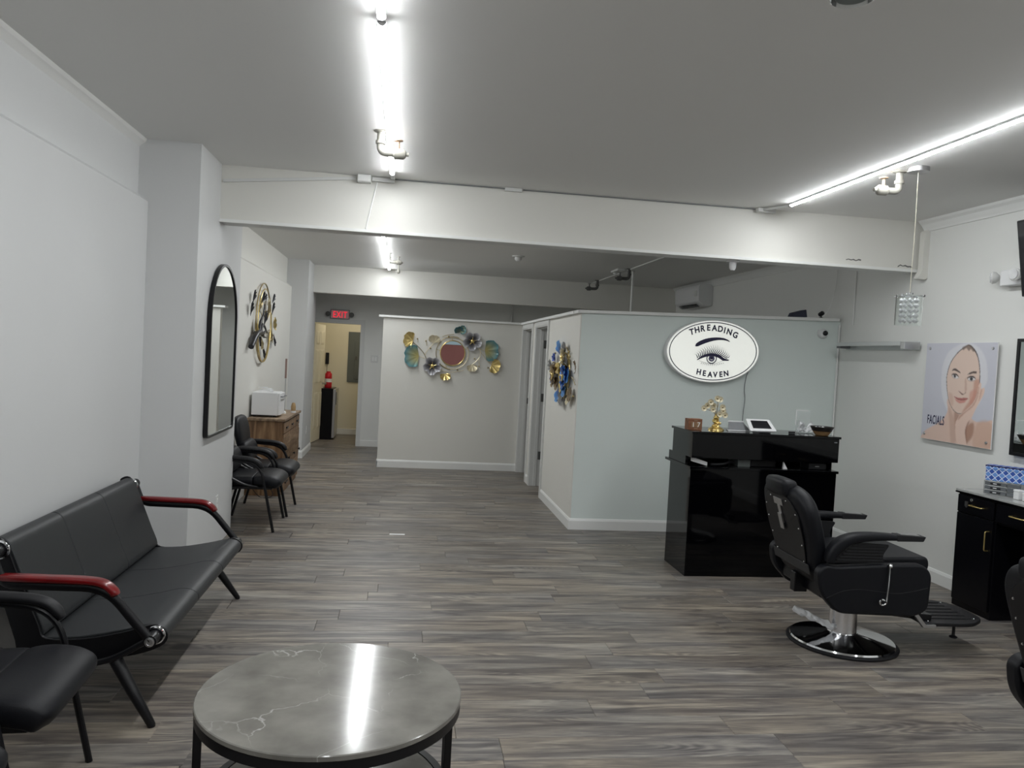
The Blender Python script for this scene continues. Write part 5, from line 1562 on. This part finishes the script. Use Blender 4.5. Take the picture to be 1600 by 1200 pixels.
paint([(368, 385), (395, 376), (425, 396), (432, 412), (400, 414), (378, 404)], (226, 222, 222), 1)
paint([(380, 380), (398, 376), (406, 392), (398, 408), (384, 402)], (44, 40, 44), 1)
paint([(360, 378), (382, 364), (410, 368), (436, 396), (405, 378), (382, 376)], (40, 32, 34), 0, 0.95)
paint([(525, 410), (550, 388), (600, 390), (618, 420), (590, 444), (545, 440)], (120, 96, 90), 2, 0.6)
paint([(536, 420), (560, 404), (600, 408), (612, 424), (588, 438), (550, 436)], (226, 222, 222), 1)
paint([(556, 408), (578, 404), (588, 420), (578, 438), (560, 434)], (44, 40, 44), 1)
paint([(526, 414), (552, 394), (596, 396), (618, 424), (595, 408), (556, 404)], (40, 32, 34), 0, 0.95)
paint([(505, 420), (520, 430), (525, 520), (516, 570), (505, 540)], (196, 160, 144), 3, 0.7)
paint([(436, 545), (452, 562), (480, 588), (508, 572), (516, 560), (490, 575), (455, 555)], (118, 78, 68), 1, 0.9)
paint([(385, 600), (420, 612), (465, 622), (500, 616), (542, 626), (500, 645), (440, 640)], (176, 104, 98), 1, 0.95)
paint([(400, 622), (440, 642), (500, 646), (530, 636), (500, 668), (450, 672), (420, 655)], (206, 140, 130), 2, 0.95)
paint([(388, 604), (440, 632), (500, 636), (540, 628), (500, 642), (440, 640)], (120, 62, 60), 0, 0.8)
hand = [(414, 880), (430, 845), (455, 800), (520, 745), (585, 680), (630, 590), (645, 500), (662, 460), (676, 480), (672, 540), (680, 520), (708, 518), (700, 580), (660, 660), (620, 740), (590, 810), (545, 880), (520, 960), (530, 1110), (440, 1090), (415, 980)]
paint(hand, (228, 200, 186), 1)
paint([(588, 690), (632, 600), (646, 505), (652, 520), (640, 610), (596, 705), (520, 770), (470, 820), (440, 850), (455, 805), (522, 752)], (186, 140, 122), 2, 0.7)
paint([(540, 880), (560, 860), (530, 960), (540, 1100), (522, 1040), (515, 960)], (150, 108, 92), 3, 0.8)
paint([(668, 545), (684, 525), (672, 600), (650, 650)], (198, 156, 138), 2, 0.6)
vs, fs, cs_ = [], [], []
mb = MB()
for i in range(N + 1):
    for j in range(N + 1):
        vs.append((-0.0006, S_ - 2 * S_ * j / N, S_ - 2 * S_ * i / N))
for i in range(N):
    for j in range(N):
        a = i * (N + 1) + j
        fs.append((a, a + 1, a + N + 2, a + N + 1))
mb.add(vs, fs)
pim = np.pad(img, ((0, 1), (0, 1), (0, 0)), mode='edge')
mb.c = [tuple(pim[i, j]) + (1,) for i in range(N + 1) for j in range(N + 1)]
mb.build('printed_picture', M_PRINT, t, smooth=False, colors=True)
vs, fs = text_mesh('FACIALS', 0.098, Matrix.Translation((-0.0012, S_ - 2 * S_ * 0.215, S_ - 2 * S_ * 0.835)) @ FACE_LEFT, 0.0004, 0.50, 0.0016)
MB().add(vs, fs).build('lettering', M_NAVY, t, smooth=False)
for (u, w_) in ((-0.34, 0.34), (0.34, 0.34), (-0.34, -0.34), (0.34, -0.34)):
    MB().lathe([(0.011, -0.024), (0.011, 0.004), (0.008, 0.009), (0.0, 0.009)], 14, M=Matrix.Translation((-0.001, u, w_)) @ FACE_LEFT, cap=False).build('standoff', M_STEEL, t)

# vanity wall mirror
t = thing('vanity_mirror', 'black framed lit mirror cut off at the right edge above the vanity', 'mirror', (XR, 4.30, 1.50))
S2, H2 = 0.58, 0.40
rs = []
for (a, b, x) in ((S2, H2, -0.004), (S2, H2, -0.040), (S2 - 0.022, H2 - 0.022, -0.040), (S2 - 0.022, H2 - 0.022, -0.004)):
    rs.append([(x, -a, -b), (x, a, -b), (x, a, b), (x, -a, b)])
MB().rings(rs, loop=True).build('frame', M_BLACKMETAL, t, smooth=False)
MB().box(-0.034, -0.006, -S2 + 0.0225, S2 - 0.0225, -H2 + 0.0225, H2 - 0.0225).build('mirror_pane', M_MIRROR, t, smooth=False)

# television high on the wall
t = thing('television', 'dark flat television tilted off the right wall at the frame edge', 'television', (4.02, 4.28, 2.42))
MB().box(-0.030, 0.022, -0.44, 0.44, -0.25, 0.25, M=TR(rz=math.radians(0), ry=math.radians(-9))).build('body', M_BLACKPLASTIC, t, bevel=0.006)
MB().box(-0.032, -0.0305, -0.425, 0.425, -0.235, 0.235, M=TR(ry=math.radians(-9))).build('screen', M_SCREEN, t)
MB().box(0.02, 0.179, -0.05, 0.05, -0.06, 0.06).build('wall_bracket', M_BLACKMETAL, t)
# emergency light
t = thing('emergency_light', 'white twin-head emergency light on the right wall beside the television', 'light', (XR, 4.90, 2.325))
MB().box(-0.075, 0, -0.145, 0.145, -0.055, 0.055).build('housing', M_WHITEPL, t, bevel=0.008)
for yq in (0.185, -0.03):
    M = TR(-0.055 if yq > 0 else -0.080, yq, 0.01, ry=-math.pi / 2, rz=math.radians(-35 if yq > 0 else 10))
    o = MB().lathe([(0.018, -0.01), (0.040, 0.012), (0.045, 0.035), (0.040, 0.040), (0.0, 0.044)], 20, M=M, cap=False).build('lamp_head', M_CASE, t)
    MB().lathe([(0.036, 0.0405), (0.034, 0.048), (0.0, 0.052)], 12, M=M, cap=False).build('lens', M_CRYS, o, smooth=False)
MB().tube([(-0.03, 0.145, 0.01), (-0.045, 0.18, 0.01)], 0.010, 8).build('lamp_arm', M_WHITEPL, t)

# ---------------------------------------------------------------- salon vanity cabinet
t = thing('vanity_cabinet', 'black vanity cabinet with gold handles and a pale stone top by the right wall', 'cabinet', (4.075, 4.70, 0))
VX = -0.122
M_VTOP = mat('pale_stone_top', srgb(166, 168, 166), 0.12, var=0.12, vscale=14)
MB().box(VX, 0.122, 0.0, 0.365, 0.0, 0.800).build('pedestal', M_MATTEBLACK, t, bevel=0.002)
MB().box(VX, 0.122, -1.25, -0.002, 0.655, 0.800).build('apron', M_MATTEBLACK, t, bevel=0.002)
MB().box(0.08, 0.122, -1.25, -0.002, 0.0, 0.652).build('back_panel', M_MATTEBLACK, t)
MB().box(VX, 0.122, -1.56, -1.252, 0.0, 0.800).build('pedestal', M_MATTEBLACK, t, bevel=0.002)
MB().box(VX - 0.022, 0.124, -1.57, 0.378, 0.801, 0.812).build('top_edge', M_GLOSSBLACK, t, bevel=0.002)
MB().box(VX - 0.020, 0.124, -1.57, 0.376, 0.8125, 0.828).build('stone_top', M_VTOP, t, bevel=0.002)
def bar_handle(o, p0, p1, d=0.028):
    p0, p1 = Vector(p0), Vector(p1)
    q = Vector((-d, 0, 0))
    MB().tube(fillet([tuple(p0), tuple(p0 + q), tuple(p1 + q), tuple(p1)], [0, .012, .012, 0], 4, False), 0.0045, 8).build('handle', M_GOLD, o)['label'] = 'gold bar handle'
o = MB().box(VX - 0.016, VX - 0.0005, 0.012, 0.353, 0.672, 0.792).build('drawer', M_MATTEBLACK, t, bevel=0.002)
bar_handle(o, (VX - 0.016, 0.095, 0.735), (VX - 0.016, 0.215, 0.735))
MB().lathe([(0.011, 0), (0.011, 0.005), (0.006, 0.007), (0, 0.007)], 14, M=TR(VX - 0.0165, 0.215, 0.770, ry=-math.pi / 2), cap=False).build('lock', M_CHROME, o)
k = MB()
k.box(-0.004, 0.004, -0.012, 0.012, -0.045, -0.012, M=TR(VX - 0.034, 0.245, 0.768))
k.lathe([(0.012, -0.0015), (0.012, 0.0015)], 12, M=TR(VX - 0.034, 0.245, 0.725, ry=math.pi / 2))
k.build('key', M_STEEL, o)
o = MB().box(VX - 0.016, VX - 0.0005, 0.012, 0.353, 0.05, 0.664).build('door', M_MATTEBLACK, t, bevel=0.002)
bar_handle(o, (VX - 0.016, 0.040, 0.46), (VX - 0.016, 0.040, 0.59))
for a, b in ((-0.41, -0.012), (-0.83, -0.43), (-1.24, -0.85)):
    o = MB().box(VX - 0.016, VX - 0.0005, a, b, 0.672, 0.792).build('drawer', M_MATTEBLACK, t, bevel=0.002)
    bar_handle(o, (VX - 0.016, (a + b) / 2 - 0.06, 0.735), (VX - 0.016, (a + b) / 2 + 0.06, 0.735))
o = MB().box(VX - 0.016, VX - 0.0005, -1.55, -1.262, 0.05, 0.792).build('door', M_MATTEBLACK, t, bevel=0.002)
bar_handle(o, (VX - 0.016, -1.29, 0.46), (VX - 0.016, -1.29, 0.59))
VZ = 0.829
# clear organizer with silver trays, set askew in front of the wall
t = thing('cosmetic_organizer', 'clear acrylic three-tier organizer set askew on the stone vanity top', 'organizer', (3.980, 4.865, VZ), math.radians(35))
YA, YB, XA, XB = -0.215, 0.0, 0.0, 0.095
shell = MB()
for z in (0.0, 0.030, 0.060, 0.090):
    shell.box(XA, XB, YA, YB, z, z + 0.003)
shell.box(XA, XB, YA - 0.003, YA - 0.0002, 0, 0.093)
shell.box(XA, XB, YB + 0.0002, YB + 0.003, 0, 0.093)
for z in (0.0031, 0.0331, 0.0631):
    shell.box(XA, XB, -0.1365, -0.1335, z, z + 0.0267)
shell.build('shell', M_ACRYLIC, t, smooth=False)
M_TRAY = mat('smoky_tray', srgb(120, 124, 128), 0.15, 0.3)
for i in range(3):
    z = 0.0045 + i * 0.030
    for (a, b) in ((-0.132, -0.004), (-0.212, -0.139)):
        dr = MB().box(XA - 0.004, XA - 0.0005, a, b, z, z + 0.023)
        dr.box(XA, XB - 0.01, a + 0.01, b - 0.01, z, z + 0.009)
        o = dr.build('drawer', M_TRAY, t)
        if a > -0.2:
            MB().box(XA - 0.012, XA - 0.0045, (a + b) / 2 - 0.032, (a + b) / 2 + 0.030, z + 0.006, z + 0.016).build('drawer_pull', M_BLACKPLASTIC, o, bevel=0.002)
            MB().box(XA - 0.0135, XA - 0.0122, (a + b) / 2 - 0.010, (a + b) / 2 + 0.012, z + 0.009, z + 0.014).build('silver_band', M_WHITEPL, o)
# blue patterned box
t = thing('patterned_box', 'blue and white diamond patterned box on top of the acrylic drawers', 'box', (3.980, 4.865, VZ + 0.094), math.radians(35))
mbx = bpy.data.materials.new('blue_diamond_print')
mbx.use_nodes = True
nt = mbx.node_tree
tc = nt.nodes.new('ShaderNodeTexCoord')
mp = nt.nodes.new('ShaderNodeMapping')
mp.inputs['Rotation'].default_value = (math.radians(45), 0, 0)
mp.inputs['Scale'].default_value = (0.0, 34, 34)
nt.links.new(tc.outputs['Object'], mp.inputs['Vector'])
ck = nt.nodes.new('ShaderNodeTexChecker')
ck.inputs['Scale'].default_value = 1.0
ck.inputs['Color1'].default_value = srgb(46, 84, 170)
ck.inputs['Color2'].default_value = srgb(104, 148, 214)
nt.links.new(mp.outputs[0], ck.inputs['Vector'])
fr_ = nt.nodes.new('ShaderNodeVectorMath')
fr_.operation = 'FRACTION'
nt.links.new(mp.outputs[0], fr_.inputs[0])
sx = nt.nodes.new('ShaderNodeSeparateXYZ')
nt.links.new(fr_.outputs[0], sx.inputs[0])
mn = nt.nodes.new('ShaderNodeMath')
mn.operation = 'MINIMUM'
nt.links.new(sx.outputs['Y'], mn.inputs[0])
nt.links.new(sx.outputs['Z'], mn.inputs[1])
lt = nt.nodes.new('ShaderNodeMath')
lt.operation = 'LESS_THAN'
lt.inputs[1].default_value = 0.14
nt.links.new(mn.outputs[0], lt.inputs[0])
mx = nt.nodes.new('ShaderNodeMix')
mx.data_type = 'RGBA'
nt.links.new(lt.outputs[0], mx.inputs['Factor'])
nt.links.new(ck.outputs['Color'], mx.inputs['A'])
mx.inputs['B'].default_value = srgb(214, 224, 240)
nt.links.new(mx.outputs['Result'], nt.nodes['Principled BSDF'].inputs['Base Color'])
MB().box(0.003, 0.092, -0.235, -0.002, 0.0, 0.078).build('box_body', mbx, t, bevel=0.002)
MB().box(0.0, 0.095, -0.238, 0.001, 0.0785, 0.104).build('lid', mbx, t, bevel=0.002)
MB().box(-0.0015, -0.0002, -0.238, 0.001, 0.097, 0.104).build('lid_edge', M_NAVY, t)
for (y, x, h, lab) in ((4.645, 4.055, 0.052, 'white square jar right of the clear organizer, farther of the two jars'), (4.575, 4.06, 0.040, 'white square jar at the very right edge of the vanity top')):
    t = thing('cream_jar', lab, 'jar', (x, y, VZ), group='white jars on the vanity')
    MB().box(-0.022, 0.022, -0.022, 0.022, 0.0, h).build('jar', M_WHITEPL, t, bevel=0.004)
    MB().box(-0.023, 0.023, -0.023, 0.023, h + 0.0005, h + 0.013).build('lid', M_WHITE, t, bevel=0.003)

# ================================================================ CEILING FITTINGS
def sprinkler(label, x, y, z, s_, L=0.14, drop=0.125, k=1.3, m1=None, m2=None, hang=False):
    m1 = m1 or M_PAINTPIPE
    m2 = m2 or M_BRASSY
    t = thing('valve_pipe', label, 'pipe', (x, y, z))
    r = 0.0165 * k
    MB().lathe([(0.034 * k, 0), (0.030 * k, -0.006), (r, -0.010)][::-1], 18).build('ceiling_flange', m1, t)
    path = fillet([(0, 0, -0.008), (0, 0, -drop), (s_ * L * 0.55, 0, -drop)], [0, 0.045 * k, 0], 6, False)
    MB().tube(path, r, 12).build('elbow_pipe', m1, t)
    MB().lathe([(r * 1.35, -0.009), (r * 1.35, 0.009)], 12, M=TR(0, 0, -drop + 0.045 * k)).build('collar', m1, t)
    MB().lathe([(r * 1.1, 0), (r * 1.45, 0.008), (r * 1.5, 0.045 * k), (r * 1.1, 0.055 * k), (r * 0.6, 0.058 * k), (r * 0.55, 0.07 * k)], 12, M=TR(s_ * L * 0.55, 0, -drop, ry=s_ * math.pi / 2)).build('valve_body', m1, t)
    o = MB().lathe([(0.010 * k, 0.012), (0.007 * k, 0.030), (0.006 * k, 0.050 * k)], 10, M=TR(s_ * (L * 0.55 + 0.022 * k), 0, -drop + 0.006))
    o = o.build('valve_stem', m2, t)
    MB().lathe([(0.006, 0), (0.020 * k, 0.002), (0.020 * k, 0.007), (0.004, 0.009)], 12, M=TR(s_ * (L * 0.55 + 0.022 * k), 0, -drop + 0.056 * k)).build('hand_wheel', m2, t)
    if hang:
        MB().lathe([(0.005, 0.0), (0.007, -0.05), (0.020, -0.075), (0.020, -0.095), (0.010, -0.11)][::-1], 12, M=TR(s_ * L * 0.55 + 0.03, 0, -drop - r * 1.5)).build('sprinkler_head', m1, t)
    return t
sprinkler('white painted valve pipe beside the tube light above the bench side', -0.198, 4.747, ZC, 1)
sprinkler('white painted valve pipe beside the pendant lamp', 3.020, 4.60, ZC, -1)
sprinkler('small white valve pipe with hanging head beside the far tube light', -0.245, 9.90, ZH, 1, 0.17, 0.11, 1.15, m2=M_PAINTPIPE, hang=True)
sprinkler('dark grey valve pipe on the hall ceiling near the white pole', 2.80, 9.81, ZH, -1, 0.17, 0.13, 1.25, M_DARKPIPE, M_DARKPIPE)
sprinkler('dark grey valve pipe on the hall ceiling, farther of the dark pair', 2.80, 11.485, ZH, -1, 0.17, 0.13, 1.25, M_DARKPIPE, M_DARKPIPE)

def detector(label, x, y, z, r=0.06, h=0.06, m_=None):
    t = thing('motion_detector', label, 'detector', (x, y, z))
    m_ = m_ or M_WHITEPL
    MB().lathe([(r * 1.5, 0), (r * 1.5, -0.010), (r * 0.9, -0.014)][::-1], 24).build('base_plate', m_, t)
    MB().lathe([(r * 0.85, -0.0145), (r * 0.80, -h * 0.8), (r * 0.55, -h), (r * 0.5, -h - 0.004), (0, -h - 0.005)][::-1], 20, cap=False).build('dome', m_, t)
    return t
detector('white cup-shaped detector under the front beam above the oval sign', 2.600, 6.10, 2.465, 0.034, 0.075)
detector('small white detector on the hall ceiling behind the front beam', 1.289, 9.317, ZH, 0.05, 0.06, M_CASE)
t = thing('smoke_detector', 'round smoke detector with a clear rim at the top edge of the photo', 'detector', (1.425, 2.50, ZC))
MB().lathe([(0.062, 0), (0.062, -0.012), (0.052, -0.026), (0.0, -0.028)][::-1], 32, cap=False).build('dome', M_PANELGREY, t)
MB().rings([[(r * math.cos(a), r * math.sin(a), z) for a in [2 * math.pi * i / 36 for i in range(36)]] for r, z in ((0.066, -0.004), (0.070, -0.030), (0.066, -0.032), (0.0635, -0.004))], loop=True).build('clear_rim', M_ACRYLIC, t)

# poles from partition to hall ceiling
for (x, y, lab, m_) in ((2.90, 9.98, 'white pole rising from behind the partition to the hall ceiling', M_TRIM), (1.72, 12.86, 'grey pole against the end wall above the far partition', M_CASE)):
    t = thing('ceiling_pole', lab, 'pole', (x, y, 0))
    MB().tube([(0, 0, 0.006), (0, 0, ZH - 0.012)], 0.016, 12).build('shaft', m_, t)
    MB().lathe([(0.03, ZH - 0.0115), (0.03, ZH - 0.001)], 12).build('flange', m_, t)
    MB().lathe([(0.03, 0.0), (0.03, 0.0055)], 12).build('foot', m_, t)

# surface raceways, boxes and wires on the beam
def raceway(name, label, a, b, w=0.022, d=0.014, cat='conduit'):
    a, b = Vector(a), Vector(b)
    v_ = b - a
    L = v_.length
    M = Matrix.Translation(a) @ v_.to_track_quat('X', 'Z').to_matrix().to_4x4()
    return tag(MB().box(0, L, -d / 2, d / 2, -w / 2, w / 2, M=M).build(name, M_CASE, bevel=0.002), label, cat)
raceway('wall_raceway', 'white raceway on the front beam running left to the column', (-1.365, 6.010, 2.762), (-0.415, 6.010, 2.858))
t = thing('junction_box', 'white junction box where the beam raceway meets the ceiling', 'junction box', (-0.355, 5.985, 2.853))
MB().box(-0.05, 0.05, -0.034, 0.034, -0.026, 0.026).build('box', M_CASE, t, bevel=0.003)
MB().box(-0.044, 0.044, -0.037, -0.0345, -0.020, 0.020).build('cover', M_TRIM, t, bevel=0.001)
raceway('wall_raceway', 'short white raceway between junction box and left tube light', (-0.30, 5.99, 2.856), (-0.135, 5.99, 2.856), 0.03, 0.02)
tag(MB().box(-0.163, -0.133, 5.803, 5.98, 2.862, 2.8795).build('light_feed', M_CASE, bevel=0.002), 'white feed strip joining the left tube light to the beam', 'conduit')
tag(MB().tube([(-0.262, 6.012, 2.84), (-0.33, 6.012, 2.49)], 0.006, 8).build('beam_wire', M_TRIM), 'thin white wire slanting down the front of the beam', 'wire')
tag(MB().tube([(-0.13, 6.008, 2.8715), (0.70, 6.008, 2.8715)], 0.0045, 6).build('beam_cable', M_GREYPL), 'thin grey cable along the beam top left of the small cover', 'cable')
tag(MB().box(0.70, 0.83, 5.988, 6.018, 2.852, 2.8785).build('cable_cover', M_CASE, bevel=0.003), 'small white cable cover at the middle of the beam top', 'cover')
tag(MB().tube([(0.84, 6.008, 2.8715), (2.72, 6.008, 2.8715)], 0.0045, 6).build('beam_cable', M_GREYPL), 'thin grey cable along the beam top right of the small cover', 'cable')
t = thing('light_feed_box', 'white feed box where the right tube light reaches the beam', 'junction box', (2.80, 5.99, 2.862))
MB().box(-0.075, 0.075, -0.028, 0.018, -0.016, 0.016).build('box', M_CASE, t, bevel=0.003)
MB().tube([(-0.03, -0.03, 0.002), (0.03, -0.13, 0.004), (0.075, -0.235, 0.0)], 0.010, 8).build('feed_tube', M_CASE, t)
tag(MB().tube([(3.085, 4.50, 2.874), (3.02, 4.53, 2.868), (2.99, 4.55, 2.874)], 0.004, 6).build('lamp_wire', M_PAINTPIPE), 'short wire from the pendant canopy to the valve pipe', 'wire')
for (x0, x1, z, a) in ((3.52, 3.66, 2.515, 0.05), (3.98, 4.13, 2.492, -0.12)):
    pass
rng = random.Random(4)
for (x0, z0, lab) in ((3.53, 2.532, 'dark chipped crack on the front beam near the pendant cord'), (3.99, 2.508, 'dark chipped crack at the right end of the front beam')):
    pts = [(x0 + i * 0.022, z0 + rng.uniform(-0.004, 0.006) + 0.008 * (i % 2)) for i in range(7)]
    pts += [(p[0], p[1] - 0.006 - rng.uniform(0, 0.006)) for p in pts[::-1]]
    tag(MB().prism(pts, 6.0185, 6.0205, 'xz').build('beam_crack', M_DARKPIPE, smooth=False), lab, 'crack')
raceway('ceiling_raceway', 'grey raceway crossing the hall ceiling near the white pole', (2.80, 7.0, ZH - 0.008), (2.83, 11.9, ZH - 0.008), 0.014, 0.03)
t = thing('hall_socket', 'small white fitting on the hall ceiling raceway beside the dark valve', 'fitting', (2.70, 10.0, ZH))
MB().box(-0.05, 0.05, -0.17, 0.17, -0.028, -0.0005).build('strip', M_CASE, t, bevel=0.004)
MB().lathe([(0.03, -0.0285), (0.026, -0.05)][::-1], 12, M=TR(0, 0.12, 0)).build('lamp_holder', M_CASE, t)

# white strip lying on the floor
t = thing('floor_strip', 'short white paper strip lying on the grey plank floor', 'strip', (0.012, 6.825, 0.0002), math.radians(-1))
MB().box(-0.066, 0.066, -0.020, 0.020, 0, 0.0012).build('paper', M_WHITE, t, smooth=False)
MB().box(-0.040, 0.042, -0.002, 0.002, 0.0013, 0.0016).build('printed_line', M_CASE, t, smooth=False)
